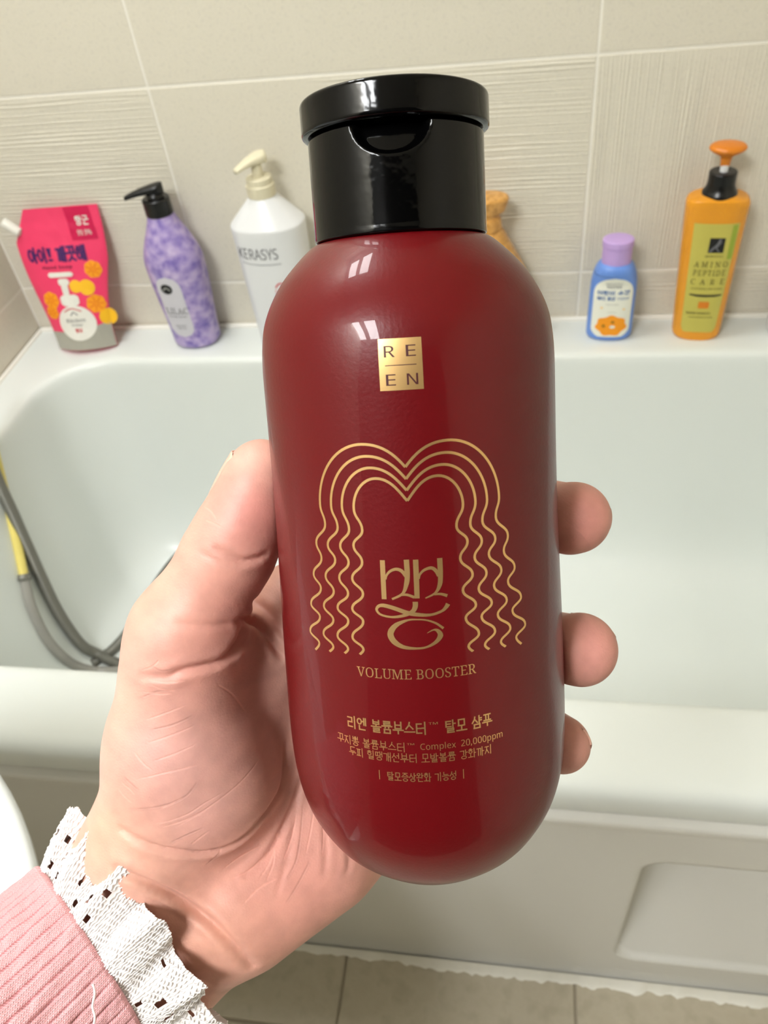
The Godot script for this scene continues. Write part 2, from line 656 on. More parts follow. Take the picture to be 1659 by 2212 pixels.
# ------------------------------------------------------------------ light
func lamp(called: String, label: String, where: Vector3, size: Vector2, count: int, energy: float, glow_: float) -> void:
	var t := thing(called, label, "lamp", where)
	var half := Vector2((size.x * 0.5 + 0.02) if count == 1 else size.x * 1.3 + 0.02, size.y * 0.5 + 0.02)
	part("housing", box(Vector3(-half.x, -0.03, -half.y), Vector3(half.x, 0.0, half.y)), std(Color(0.85, 0.85, 0.84), 0.5), t)
	var glow := std(Color(0.9, 0.9, 0.9), 0.5)
	glow.emission_enabled = true
	glow.emission = Color(1.0, 0.99, 0.97)
	glow.emission_energy_multiplier = glow_
	for k in count:
		var x := 0.0 if count == 1 else (k - 0.5) * size.x * 1.5
		part("diffuser", box(Vector3(x - size.x / 2, -0.034, -size.y / 2), Vector3(x + size.x / 2, -0.029, size.y / 2)), glow, t)
		var l := AreaLight3D.new()
		l.name = "lamp_light"
		l.area_size = size
		l.light_color = Color(0.985, 0.995, 1.0)
		l.light_energy = energy
		l.area_range = 8.0
		l.shadow_enabled = true
		t.add_child(l, true)
		l.rotation_degrees = Vector3(-90, 0, 0)
		l.position = Vector3(x, -0.038, 0.0)

# ------------------------------------------------------------------ the room
func tile_mesh(w: float, h: float, relief: String, seed_: int) -> ArrayMesh:
	# origin at the lower left corner, z towards the room; a bevelled slab with its relief
	var nz := FastNoiseLite.new()
	nz.seed = seed_
	nz.frequency = 1.0
	nz.fractal_octaves = 2
	var nx := 24
	var ny := 16
	if relief.begins_with("across"):
		ny = int(h / 0.0009)
		nx = 30
	elif relief == "upright":
		nx = int(w / 0.0008)
		ny = 16
	var xs := PackedFloat32Array([0.0, 0.0, 0.0007, 0.0016])
	var ys := PackedFloat32Array([0.0, 0.0, 0.0007, 0.0016])
	for i in range(1, nx):
		xs.append(lerpf(0.0016, w - 0.0016, float(i) / nx))
	for j in range(1, ny):
		ys.append(lerpf(0.0016, h - 0.0016, float(j) / ny))
	xs.append_array([w - 0.0016, w - 0.0007, w, w])
	ys.append_array([h - 0.0016, h - 0.0007, h, h])
	var rows := []
	for j in ys.size():
		var row := PackedVector3Array()
		for i in xs.size():
			var x := xs[i]
			var y := ys[j]
			var edge := minf(minf(x, w - x), minf(y, h - y))
			var z := 0.005 - 0.0012 * pow(1.0 - clampf(edge / 0.0016, 0.0, 1.0), 2.0)
			if i == 0 or j == 0 or i == xs.size() - 1 or j == ys.size() - 1:
				z = 0.0
			elif relief != "plain":
				var a := y if relief.begins_with("across") else x
				var b := x if relief.begins_with("across") else y
				var wob := nz.get_noise_2d(b * 5.0, a * 40.0) * 0.0012
				var cell := (a + wob) / (0.0060 if relief.begins_with("across") else 0.0050)
				var k := floorf(cell)
				var f := cell - k
				var amp := 0.55 + 0.6 * nz.get_noise_2d(k * 3.7 + 11.0, b * 6.0)
				amp *= clampf(0.75 + 0.8 * nz.get_noise_2d(a * 7.0 + 50.0, b * 4.0), 0.15, 1.3)
				if relief == "across fading":
					amp *= smoothstep(0.36, 0.5, x / w)
				var half := 1.0 if fposmod(k * 7.31, 3.0) < 1.9 else 2.0
				var g := pow(absf(sin(f * PI * half)), 0.8)
				z += (g - 0.6) * 0.0024 * amp * clampf(edge / 0.006, 0.0, 1.0)
			row.append(Vector3(x, y, z))
		rows.append(row)
	return grid(rows, false, true)

func room() -> void:
	var back := struct("wall_back", box(Vector3(-0.86, -0.02, -0.1), Vector3(1.02, 2.33, -0.0007)), M.grout, "beige tiled back wall above the bathtub, with ribbed tiles in the middle row")
	var xs := [-0.8335, -0.508, 0.0925, 0.693, 1.0]
	var ys := [0.5295, 0.6075, 0.901, 1.1945, 1.488, 1.7815, 2.075, 2.3]
	var g := 0.0011
	for j in ys.size() - 1:
		for i in xs.size() - 1:
			var kind := "plain"
			if j == 1:
				kind = ["across", "across fading", "upright", "across"][i]
			elif j == 0:
				kind = ["plain", "across fading", "across", "plain"][i]
			var w: float = xs[i + 1] - xs[i] - g * 2.0
			var h: float = ys[j + 1] - ys[j] - g * 2.0
			var o := part("tile", tile_mesh(w, h, kind, 100 + j * 10 + i), M.tile, back)
			o.position = Vector3(xs[i] + g, ys[j] + g, -0.005)
	var left := struct("wall_left", box(Vector3(-0.94, -0.02, -0.1), Vector3(-0.8347, 2.33, 2.4)), M.grout, "beige tiled side wall at the left end of the bathtub")
	var zs := [0.0, 0.6, 1.2, 1.8, 2.3]
	for j in ys.size() - 1:
		for i in zs.size() - 1:
			var w: float = zs[i + 1] - zs[i] - g * 2.0
			var h: float = ys[j + 1] - ys[j] - g * 2.0
			var o := part("tile", tile_mesh(w, h, "plain", 300), M.tile, left)
			o.transform = Transform3D(Basis(Vector3(0, 0, -1), Vector3.UP, Vector3(1, 0, 0)), Vector3(-0.839, ys[j] + g, zs[i + 1] - g))
	struct("wall_right", box(Vector3(1.0, -0.02, -0.1), Vector3(1.1, 2.33, 2.4)), M.tile, "beige tiled wall to the right of the bathtub")
	struct("wall_front", box(Vector3(-0.94, -0.02, 2.3), Vector3(1.1, 2.33, 2.4)), M.dark_wall, "dark wall facing the bathtub")
	struct("ceiling", box(Vector3(-0.94, 2.295, -0.1), Vector3(1.1, 2.4, 2.4)), M.paint, "white bathroom ceiling")
	var floor_ := struct("floor", box(Vector3(-0.94, -0.1, -0.1), Vector3(1.1, -0.003, 2.4)), M.floor_grout, "brownish beige tiled bathroom floor in front of the bathtub")
	var fx := [-0.82, -0.521, -0.2185, 0.0925, 0.393, 0.694, 0.995]
	var fz := [0.589, 0.8885, 1.189, 1.489, 1.79, 2.09, 2.29]
	for j in fz.size() - 1:
		for i in fx.size() - 1:
			var w: float = fx[i + 1] - fx[i] - 0.003
			var h: float = fz[j + 1] - fz[j] - 0.003
			var o := part("tile", tile_mesh(w, h, "plain", 400), M.floor_tile, floor_)
			o.transform = Transform3D(Basis(Vector3(1, 0, 0), Vector3(0, 0, -1), Vector3.UP), Vector3(fx[i] + 0.0015, -0.005, fz[j + 1] - 0.0015))

# ------------------------------------------------------------------ bathtub
func rounded(x0: float, x1: float, z0: float, z1: float, r: float, y: float) -> PackedVector3Array:
	var row := PackedVector3Array()
	var c := [[x1 - r, z1 - r], [x1 - r, z0 + r], [x0 + r, z0 + r], [x0 + r, z1 - r]]
	for q in 4:
		for k in 13:
			var a := PI / 2.0 * (1.0 - q - k / 12.0)
			row.append(Vector3(c[q][0] + r * cos(a), y, c[q][1] + r * sin(a)))
	return row

func bathtub() -> void:
	var t := thing("bathtub", "long white built-in bathtub with a flat back ledge along the tiled wall", "bathtub", Vector3.ZERO)
	# shell: outer skirt of the rim, rim, basin
	var rows := []
	for q in [[0.012, 0.488], [0.006, 0.489], [0.001, 0.493], [0.0, 0.499], [0.0, 0.508], [0.002, 0.517], [0.006, 0.523], [0.012, 0.527], [0.02, 0.5285], [0.03, 0.5288]]:
		rows.append(rounded(-0.8335 + q[0] * 0.15, 0.74 - q[0], 0.001 + q[0] * 0.15, 0.79 - q[0], 0.012 + q[0] * 0.2, q[1]))
	for q in [[-0.03, 0.5288], [-0.012, 0.5288], [-0.004, 0.5278], [0.001, 0.525], [0.004, 0.52], [0.0065, 0.51], [0.012, 0.47], [0.022, 0.4], [0.034, 0.32], [0.044, 0.26], [0.054, 0.215], [0.07, 0.178], [0.092, 0.156], [0.12, 0.146], [0.16, 0.142], [0.22, 0.14], [0.26, 0.14]]:
		rows.append(rounded(-0.76 + q[0] * 0.85, 0.66 - q[0], 0.1 + q[0], 0.693 - q[0], maxf(0.03, 0.11 - q[0] * 0.2), q[1]))
	var mid := PackedVector3Array()
	for p in rows[rows.size() - 1]:
		mid.append(Vector3(clampf(p.x, -0.46, 0.36), 0.1395, 0.4))
	rows.append(mid)
	part("shell", grid(rows, true, false), M.tub, t)
	# front panel with its toe recess
	var xs := PackedFloat32Array()
	var ys := PackedFloat32Array()
	var x := -0.8335
	while x < 0.74:
		xs.append(x)
		x += 0.0025 if x > 0.125 and x < 0.17 or x > 0.68 and x < 0.72 else 0.02
	xs.append(0.74)
	var y := 0.0
	while y < 0.486:
		ys.append(y)
		y += 0.0025 if y > 0.06 and y < 0.12 or y > 0.36 else 0.012
	ys.append_array([0.486, 0.489, 0.4905, 0.491])
	var prow := []
	for yy in ys:
		var row := PackedVector3Array()
		for xx in xs:
			var z := 0.7835
			if yy > 0.46:
				var e := clampf((yy - 0.462) / 0.012, 0.0, 1.0)
				z += 0.012 * e * e * (3.0 - 2.0 * e)
				if yy > 0.482:
					z -= 0.012 * pow((yy - 0.482) / 0.009, 2.0)
			if yy < 0.03:
				z += 0.008 * pow(1.0 - yy / 0.03, 1.5)
			# rounded rectangle of the recess
			var dx := absf(xx - 0.415) - (0.28 - 0.03)
			var dy := absf(yy - 0.228) - (0.151 - 0.03)
			var d := Vector2(maxf(dx, 0.0), maxf(dy, 0.0)).length() + minf(maxf(dx, dy), 0.0) - 0.03
			var inside := smoothstep(0.003, -0.005, d)
			var deep := 0.118 * clampf((yy - 0.072) / 0.3, 0.0, 1.0)
			deep = minf(deep, 0.005 + 0.12 * pow(clampf((0.381 - yy) / 0.028, 0.0, 1.0), 0.8))
			deep = minf(deep, maxf(0.0, (xx - 0.137) * 2.6))
			z -= inside * (0.004 + deep)
			row.append(Vector3(xx, yy, z))
		prow.append(row)
	part("apron", grid(prow, false, true), M.apron, t, "greyish front panel with a sloping toe recess")
	# sealant along wall, side wall and floor
	var nz := FastNoiseLite.new()
	nz.seed = 5
	nz.frequency = 22.0
	var wallbead := PackedVector3Array()
	for i in 60:
		wallbead.append(Vector3(-0.826 + 1.56 * i / 59.0, 0.5295, 0.0058))
	part("sealant_bead", tube(wallbead, 0.0055, 8), M.sealant, t)
	var sidebead := PackedVector3Array()
	for i in 30:
		sidebead.append(Vector3(-0.829, 0.5288, 0.006 + 0.77 * i / 29.0))
	part("sealant_bead", tube(sidebead, 0.0045, 8), M.sealant, t)
	var frows := []
	for s in 7:
		var row := PackedVector3Array()
		for i in 420:
			var xx := -0.83 + 1.57 * i / 419.0
			var wide := 0.0095 + 0.006 * nz.get_noise_2d(xx, 0.0) + 0.004 * nz.get_noise_2d(xx * 3.0, 9.0)
			wide *= 0.55 + 0.45 * smoothstep(-0.35, 0.0, xx)
			var a := s / 6.0
			row.append(Vector3(xx, 0.014 * pow(1.0 - a, 1.6) + 0.0006 * (1.0 - a) + 0.0004, 0.7905 + wide * a))
		frows.append(row)
	part("sealant_bead", grid(frows, false, false), M.sealant, t)

func washbasin() -> void:
	var t := thing("washbasin", "smooth white ceramic rim of a rounded basin at the left edge behind the pink sleeve", "washbasin", Vector3(-0.447, 0.8, 1.134))
	var prof := round_poly([Vector3(0.07, -0.2, 0), Vector3(0.15, -0.17, 0.05), Vector3(0.225, -0.07, 0.05), Vector3(0.25, -0.012, 0.02), Vector3(0.25, 0.0, 0.011), Vector3(0.215, 0.0, 0.014), Vector3(0.2, -0.02, 0.02), Vector3(0.16, -0.1, 0.06), Vector3(0.05, -0.13, 0.05), Vector3(0.0, -0.13, 0)], 8)
	part("bowl", lathe(prof, 96), M.ceramic, t)
	part("wall_mount", box(Vector3(-0.386, -0.16, -0.16), Vector3(-0.2, -0.004, 0.16)), M.ceramic, t)

func hoses() -> void:
	var t := thing("shower_hose", "thick grey metal shower hose looped across the left end of the bathtub", "hose", Vector3.ZERO)
	var pts := [Vector3(-0.752, 0.64, 0.315), Vector3(-0.748, 0.56, 0.343), Vector3(-0.742, 0.488, 0.365), Vector3(-0.737, 0.44, 0.377), Vector3(-0.73, 0.387, 0.393), Vector3(-0.723, 0.333, 0.409), Vector3(-0.716, 0.277, 0.423), Vector3(-0.708, 0.232, 0.431), Vector3(-0.697, 0.195, 0.436), Vector3(-0.683, 0.168, 0.432), Vector3(-0.66, 0.155, 0.436), Vector3(-0.637, 0.151, 0.438), Vector3(-0.6, 0.15, 0.425), Vector3(-0.565, 0.15, 0.39), Vector3(-0.55, 0.151, 0.33), Vector3(-0.52, 0.151, 0.25)]
	var path := catmull3(pts, 14)
	var rad := PackedFloat32Array()
	for i in path.size():
		rad.append(0.0092)
	part("hose", ribbed_tube(path, 0.0092), M.hose, t)
	var p2 := catmull3([Vector3(-0.69, 0.16, 0.447), Vector3(-0.682, 0.156, 0.432), Vector3(-0.669, 0.154, 0.412), Vector3(-0.657, 0.153, 0.378), Vector3(-0.651, 0.153, 0.335), Vector3(-0.645, 0.153, 0.292), Vector3(-0.636, 0.156, 0.248), Vector3(-0.62, 0.163, 0.21), Vector3(-0.595, 0.172, 0.185), Vector3(-0.55, 0.172, 0.185), Vector3(-0.48, 0.163, 0.21)], 14)
	part("hose", ribbed_tube(p2, 0.0092), M.hose, t)
	var u := thing("drain_hose", "paler grey hose with a yellow upper end lying beside the thick shower hose", "hose", Vector3.ZERO)
	var p3 := catmull3([Vector3(-0.732, 0.36, 0.427), Vector3(-0.727, 0.32, 0.452), Vector3(-0.72, 0.265, 0.468), Vector3(-0.71, 0.22, 0.472), Vector3(-0.7, 0.18, 0.466), Vector3(-0.678, 0.157, 0.458), Vector3(-0.64, 0.152, 0.452), Vector3(-0.6, 0.15, 0.448)], 12)
	part("hose", tube(p3, 0.008, 14), M.hose_clear, u)
	var p4 := catmull3([Vector3(-0.757, 0.56, 0.31), Vector3(-0.752, 0.5, 0.34), Vector3(-0.748, 0.46, 0.362), Vector3(-0.742, 0.425, 0.384), Vector3(-0.737, 0.39, 0.406), Vector3(-0.732, 0.358, 0.428)], 8)
	part("yellow_sleeve", tube(p4, 0.0072, 14), M.yellow, u)
	part("clip", tube(PackedVector3Array([Vector3(-0.7325, 0.362, 0.4255), Vector3(-0.7315, 0.355, 0.4305)]), 0.0105, 14), M.hose, u)

func ribbed_tube(path: PackedVector3Array, r: float) -> ArrayMesh:
	# resampled finely, with the close turns of a metal hose
	var fine := PackedVector3Array()
	var rad := PackedFloat32Array()
	var left := 0.0
	for i in path.size() - 1:
		var len_ := path[i].distance_to(path[i + 1])
		var d := left
		while d < len_:
			fine.append(path[i].lerp(path[i + 1], d / len_))
			rad.append(r * (0.94 + 0.06 * (1.0 if fine.size() % 4 < 2 else -1.0)))
			d += 0.0011
		left = d - len_
	return tube(fine, rad, 12)

# ------------------------------------------------------------------ things on the ledge
const LEDGE := 0.5292

func refill_pouch() -> void:
	var b := Basis.from_euler(Vector3(deg_to_rad(-13.5), deg_to_rad(4.0), 0.0))
	var t := thing("refill_pouch", "bright pink refill pouch with orange slices leaning in the left corner", "pouch", Vector3(-0.712, LEDGE + 0.0026, 0.064), b)
	# outline: half widths by height, with the cut corner at the upper left
	var H := 0.222
	var left_x := func(y: float) -> float:
		var a := lerpf(-0.052, -0.071, smoothstep(0.0, 0.16, y))
		if y > 0.172:
			a = lerpf(-0.0715, -0.044, (y - 0.172) / (H - 0.172))
		return a
	var right_x := func(y: float) -> float:
		return lerpf(0.05, 0.077, smoothstep(-0.02, 0.2, y)) - 0.006 * sin(PI * clampf(y / 0.14, 0.0, 1.0))
	var thick := func(y: float) -> float:
		return 0.0012 + 0.019 * pow(clampf(1.0 - y / 0.2, 0.0, 1.0), 0.8)
	var wr := FastNoiseLite.new()
	wr.seed = 12
	wr.frequency = 16.0
	var surf := func(x: float, y: float) -> float:
		var a: float = left_x.call(y)
		var c: float = right_x.call(y)
		var s := clampf((x - a) / (c - a), 0.0, 1.0)
		var edge := clampf(minf(s, 1.0 - s) / 0.1, 0.0, 1.0)
		var th: float = thick.call(y)
		return 0.0006 + th * pow(sin(PI * s), 0.75) + edge * 0.0016 * wr.get_noise_2d(x * 1.6, y) * clampf((H - y) / 0.03, 0.0, 1.0)
	var rows := []
	var n := 40
	var ysteps := 46
	for j in ysteps + 1:
		var y := H * j / ysteps
		var row := PackedVector3Array()
		for i in n + 1:
			var x := lerpf(left_x.call(y), right_x.call(y), float(i) / n)
			row.append(Vector3(x, y, surf.call(x, y)))
		for i in n + 1:
			var x := lerpf(right_x.call(y), left_x.call(y), float(i) / n)
			row.append(Vector3(x, y, -0.6 * (surf.call(x, y) as float)))
		rows.append(row)
	var base := PackedVector3Array()
	for p in rows[0]:
		base.append(Vector3(p.x * 0.2, 0.002, 0.0))
	rows.push_front(base)
	part("pouch_body", grid(rows, true, true), M.pouch, t)
	var map := func(x: float, y: float) -> Array:
		var z: float = surf.call(x, y)
		var dx: float = (surf.call(x + 0.001, y) - surf.call(x - 0.001, y)) / 0.002
		var dy: float = (surf.call(x, y + 0.001) - surf.call(x, y - 0.001)) / 0.002
		var nn := Vector3(-dx, -dy, 1).normalized()
		return [Vector3(x, y, z) + nn * 0.0006, nn]
	var map2 := func(x: float, y: float) -> Array:
		var q: Array = map.call(x, y)
		return [q[0] + q[1] * 0.0005, q[1]]
	var map3 := func(x: float, y: float) -> Array:
		var q: Array = map.call(x, y)
		return [q[0] + q[1] * 0.001, q[1]]
	# pale base band, dark red tag
	part("base_band", patch(map, func(s: float, v: float) -> Vector2:
		var y: float = v * (0.03 + 0.012 * s * s) + 0.0005
		return Vector2(lerpf((left_x.call(y) as float) * 0.995, (right_x.call(y) as float) * 0.995, s), y), 30, 6), M.pouch_base, t, "translucent grey gusset")
	part("corner_tag", patch(map, func(s: float, v: float) -> Vector2: return Vector2(lerpf(0.021, 0.062, s) + (1.0 - v) * 0.004, lerpf(0.172, H - 0.001, v)), 10, 10), M.pouch_tag, t)
	var k := Ink.new()
	korean(k, map2, "h.a.x g.u.n", 0.036, 0.194, 0.022, 0.013, 0.0016)
	letters(k, map2, "99.9%", 0.047, 0.183, 0.022, 0.008)
	part("tag_print", ink_mesh(k), M.pouch_white, t)
	k = Ink.new()
	korean(k, map, "x.a x.i =!/gg.ae gg.eu.s h.ae", -0.056, 0.143, 0.098, 0.021, 0.0036)
	part("brand_print", ink_mesh(k), M.ink_navy, t)
	k = Ink.new()
	letters(k, map, "Hand Soap", -0.011, 0.1335, 0.05, 0.0065, "Droid Sans", 700)
	part("small_print", ink_mesh(k), M.ink_wine, t)
	# fruit
	for q in [[0.046, 0.127, 0.0135, 0], [0.029, 0.1, 0.0125, 1], [0.012, 0.103, 0.01, 1], [0.037, 0.073, 0.0145, 0], [-0.036, 0.083, 0.0135, 0], [-0.04, 0.063, 0.011, 0], [0.05, 0.05, 0.0135, 1]]:
		part("orange_slice", patch(map, blob(q[0], q[1], q[2], q[2], 7, 0.05 if q[3] == 0 else 0.0), 28, 3), M.fruit if q[3] == 0 else M.fruit_yellow, t)
		if q[3] == 0:
			k = Ink.new()
			for a in 7:
				var dir := Vector2.from_angle(TAU * a / 7.0)
				ribbon(k, map2, PackedVector2Array([Vector2(q[0], q[1]) + dir * 0.002, Vector2(q[0], q[1]) + dir * 0.006, Vector2(q[0], q[1]) + dir * (q[2] * 0.85)]), 0.0012)
			part("slice_print", ink_mesh(k), M.fruit_dark, t)
	# pictured pump bottle
	k = Ink.new()
	part("pictured_bottle", patch(map2, blob(0.0, 0.045, 0.031, 0.0285), 36, 4), M.pouch_white, t)
	part("pictured_bottle", patch(map2, round_rect(-0.003, 0.082, 0.031, 0.018, 0.006), 10, 6), M.pouch_white, t)
	part("pictured_bottle", patch(map2, round_rect(-0.006, 0.101, 0.011, 0.024, 0.003), 4, 6), M.pouch_white, t)
	part("pictured_bottle", patch(map2, round_rect(-0.006, 0.111, 0.018, 0.011, 0.004), 4, 6), M.pouch_white, t)
	part("pictured_bottle", patch(map2, round_rect(-0.0085, 0.1225, 0.042, 0.0075, 0.0037), 10, 4), M.pouch_white, t)
	letters(k, map3, "Kitchen", -0.001, 0.05, 0.032, 0.006, "Droid Serif")
	letters(k, map3, "Soap", -0.001, 0.042, 0.018, 0.005, "Droid Serif")
	part("pictured_print", ink_mesh(k), M.ink_grey, t)
	k = Ink.new()
	ribbon(k, map3, catmull([Vector2(-0.007, 0.058), Vector2(-0.002, 0.063), Vector2(0.004, 0.058)], 6), 0.0015)
	part("pictured_mark", ink_mesh(k), M.ink_grey, t)
	k = Ink.new()
	korean(k, map3, "h.a.x x.i", -0.006, 0.03, 0.012, 0.006, 0.001)
	part("pictured_print", ink_mesh(k), M.ink_red, t)
	k = Ink.new()
	ribbon(k, map3, catmull([Vector2(-0.017, 0.064), Vector2(-0.004, 0.069), Vector2(0.012, 0.064)], 6), 0.0015)
	part("pictured_mark", ink_mesh(k), M.ink_red, t)
	# spout
	var sp := catmull3([Vector3(-0.06, 0.188, 0.0), Vector3(-0.069, 0.196, 0.001), Vector3(-0.081, 0.206, 0.002)], 4)
	part("spout", tube(sp, 0.0085, 16), M.pouch_white, t)

func pump_head(t: Node3D, y: float, r: float, h: float, reach: float, dir: float, m: Material, droop := 0.004) -> void:
	# an actuator whose nozzle points away at the angle dir
	var b := Basis(Vector3.UP, dir)
	var rows := []
	for i in 13:
		var s := i / 12.0
		var half_w := lerpf(r, r * 0.32, pow(s, 0.8))
		var half_h := lerpf(h * 0.5, h * 0.16, pow(s, 0.7))
		var row := PackedVector3Array()
		for k in 16:
			var a := TAU * k / 16.0
			row.append(b * Vector3(lerpf(-r, reach, s), y + h * 0.5 - droop * s * s + se(sin(a), 3.0) * half_h + (h * 0.5 - half_h) * 0.6, se(cos(a), 3.0) * half_w * (sqrt(clampf(s * 8.0, 0.05, 1.0)))))
		rows.append(row)
	for e in [0, 12]:
		var c := Vector3.ZERO
		for p in rows[e if e == 0 else rows.size() - 1]:
			c += p / 16.0
		var z := PackedVector3Array()
		z.resize(16)
		z.fill(c)
		if e == 0:
			rows.push_front(z)
		else:
			rows.append(z)
	part("pump_head", grid(rows, true, true), m, t)

func lilac_bottle() -> void:
	var t := thing("pump_bottle", "lilac flower-patterned pump bottle with a black pump, beside the pink pouch", "bottle", Vector3(-0.524, LEDGE, 0.044), Basis(Vector3.UP, 0.0), "toiletries along the bathtub ledge")
	var rings := [[0.0, 0.026, 0.02, 2.2, 0.0, 0.0], [0.001, 0.034, 0.028, 2.2, 0.0, 0.0], [0.006, 0.038, 0.032, 2.2, 0.0, 0.0]]
	for i in 24:
		var y := 0.012 + 0.205 * i / 23.0
		var w := 0.0385 + 0.0075 * smoothstep(0.0, 0.14, y)
		if y > 0.14:
			var k := (y - 0.14) / 0.077
			w = lerpf(0.046, 0.0185, 0.62 * k * k * (3.0 - 2.0 * k) + 0.38 * k * k)
		rings.append([y, w, lerpf(w * 0.82, w, smoothstep(0.15, 0.217, y)), 2.2, 0.0, 0.0])
	part("bottle_body", loft(rings), M.lilac, t)
	part("pump_collar", lathe(round_poly([Vector3(0, 0.215, 0), Vector3(0.0205, 0.215, 0.001), Vector3(0.0205, 0.239, 0.003), Vector3(0.0, 0.24, 0)]), 40), M.pump_black, t)
	part("pump_neck", lathe(round_poly([Vector3(0.012, 0.238, 0), Vector3(0.012, 0.246, 0), Vector3(0.0, 0.247, 0)]), 20), M.pump_black, t)
	pump_head(t, 0.242, 0.0145, 0.017, 0.043, deg_to_rad(200), M.pump_black, 0.009)
	var map := front_of(rings, 0.0004)
	var map2 := front_of(rings, 0.0008)
	part("label", patch(map, round_rect(-0.0065, 0.078, 0.04, 0.108, 0.02), 16, 30), M.label_grey, t)
	var k := Ink.new()
	letters(k, map2, "LILAC", -0.005, 0.073, 0.035, 0.011, "Droid Serif")
	letters(k, map2, "PERFUME SHOWER", -0.006, 0.063, 0.03, 0.0028)
	letters(k, map2, "BODY WASH", -0.006, 0.046, 0.017, 0.0028)
	letters(k, map2, "900 ml", -0.006, 0.041, 0.015, 0.0028)
	part("label_print", ink_mesh(k), M.ink_grey, t)
	part("emblem", patch(map2, blob(-0.0095, 0.112, 0.0095, 0.0085), 20, 3), M.ink_black, t)
	k = Ink.new()
	var map3 := front_of(rings, 0.0012)
	ribbon(k, map3, catmull([Vector2(-0.0155, 0.110), Vector2(-0.0095, 0.1145), Vector2(-0.0035, 0.110)], 6), 0.0022)
	part("emblem_print", ink_mesh(k), M.ink_pale, t)

func white_bottle() -> void:
	var t := thing("pump_bottle", "large white pump bottle with a cream pump, half hidden by the red bottle", "bottle", Vector3(-0.362, LEDGE, 0.046), Basis(Vector3.UP, 0.0), "toiletries along the bathtub ledge")
	var rings := []
	for p in round_poly([Vector3(0.02, 0.0, 0), Vector3(0.05, 0.0, 0.006), Vector3(0.0555, 0.198, 0.003), Vector3(0.019, 0.236, 0.002), Vector3(0.019, 0.242, 0)], 6):
		var f := lerpf(0.74, 1.0, smoothstep(0.2, 0.236, p.y))
		rings.append([p.y, p.x, p.x * f, 2.3, 0.0, 0.0])
	part("bottle_body", loft(rings), M.white_plastic, t)
	part("pump_collar", lathe(round_poly([Vector3(0, 0.236, 0), Vector3(0.0205, 0.236, 0.001), Vector3(0.0205, 0.252, 0.001), Vector3(0.0185, 0.2525, 0.001), Vector3(0.0185, 0.262, 0.002), Vector3(0.0, 0.2635, 0)]), 40), M.cream, t)
	part("pump_neck", lathe(round_poly([Vector3(0.0075, 0.262, 0), Vector3(0.0075, 0.28, 0), Vector3(0.0, 0.281, 0)]), 20), M.cream, t)
	pump_head(t, 0.276, 0.0165, 0.018, 0.034, deg_to_rad(228), M.cream, 0.01)
	var map := front_of(rings, 0.0005)
	var k := Ink.new()
	letters(k, map, "KERASYS", -0.013, 0.1655, 0.061, 0.0165, "Droid Sans", 400, 0)
	part("brand_print", ink_mesh(k), M.ink_grey, t)
	k = Ink.new()
	ribbon(k, map, PackedVector2Array([Vector2(-0.04, 0.1505), Vector2(-0.028, 0.1495), Vector2(-0.012, 0.149), Vector2(0.004, 0.149), Vector2(0.02, 0.1495)]), 0.0009)
	part("brand_underline", ink_mesh(k), M.ink_grey, t)
	k = Ink.new()
	letters(k, map, "REVITALIZING", 0.006, 0.055, 0.04, 0.004)
	part("small_print", ink_mesh(k), M.ink_grey, t)
	k = Ink.new()
	letters(k, map, "SALON CARE", 0.025, 0.105, 0.045, 0.007)
	part("red_print", ink_mesh(k), M.ink_red, t)
	k = Ink.new()
	ribbon(k, map, catmull([Vector2(0.004, 0.112), Vector2(0.01, 0.118), Vector2(0.02, 0.117), Vector2(0.026, 0.112)], 6), 0.0022)
	part("red_mark", ink_mesh(k), M.ink_red, t)

func amber_bottle() -> void:
	var t := thing("pump_bottle", "golden amber pump bottle peeking out right behind the red bottle's shoulder", "bottle", Vector3(-0.046, LEDGE, 0.046), Basis(Vector3.UP, 0.0), "toiletries along the bathtub ledge")
	var rings := []
	for p in round_poly([Vector3(0.02, 0.0, 0), Vector3(0.06, 0.0, 0.008), Vector3(0.0625, 0.1, 0.03), Vector3(0.043, 0.135, 0.015), Vector3(0.0235, 0.172, 0.012), Vector3(0.0165, 0.176, 0.003), Vector3(0.0165, 0.18, 0)], 6):
		rings.append([p.y, p.x, p.x * lerpf(0.68, 1.0, smoothstep(0.11, 0.17, p.y)), 2.2, 0.0, 0.0])
	part("bottle_body", loft(rings), M.amber, t)
	part("pump_collar", lathe(round_poly([Vector3(0, 0.174, 0), Vector3(0.0225, 0.174, 0.002), Vector3(0.0205, 0.189, 0.004), Vector3(0.0165, 0.191, 0.002), Vector3(0.0165, 0.198, 0.003), Vector3(0, 0.2, 0)]), 40), M.amber, t)
	part("pump_head", lathe(round_poly([Vector3(0.0, 0.197, 0), Vector3(0.019, 0.197, 0.002), Vector3(0.022, 0.208, 0.004), Vector3(0.024, 0.219, 0.005), Vector3(0.0, 0.2215, 0)]), 40, 1.35, 0.95), M.amber, t)

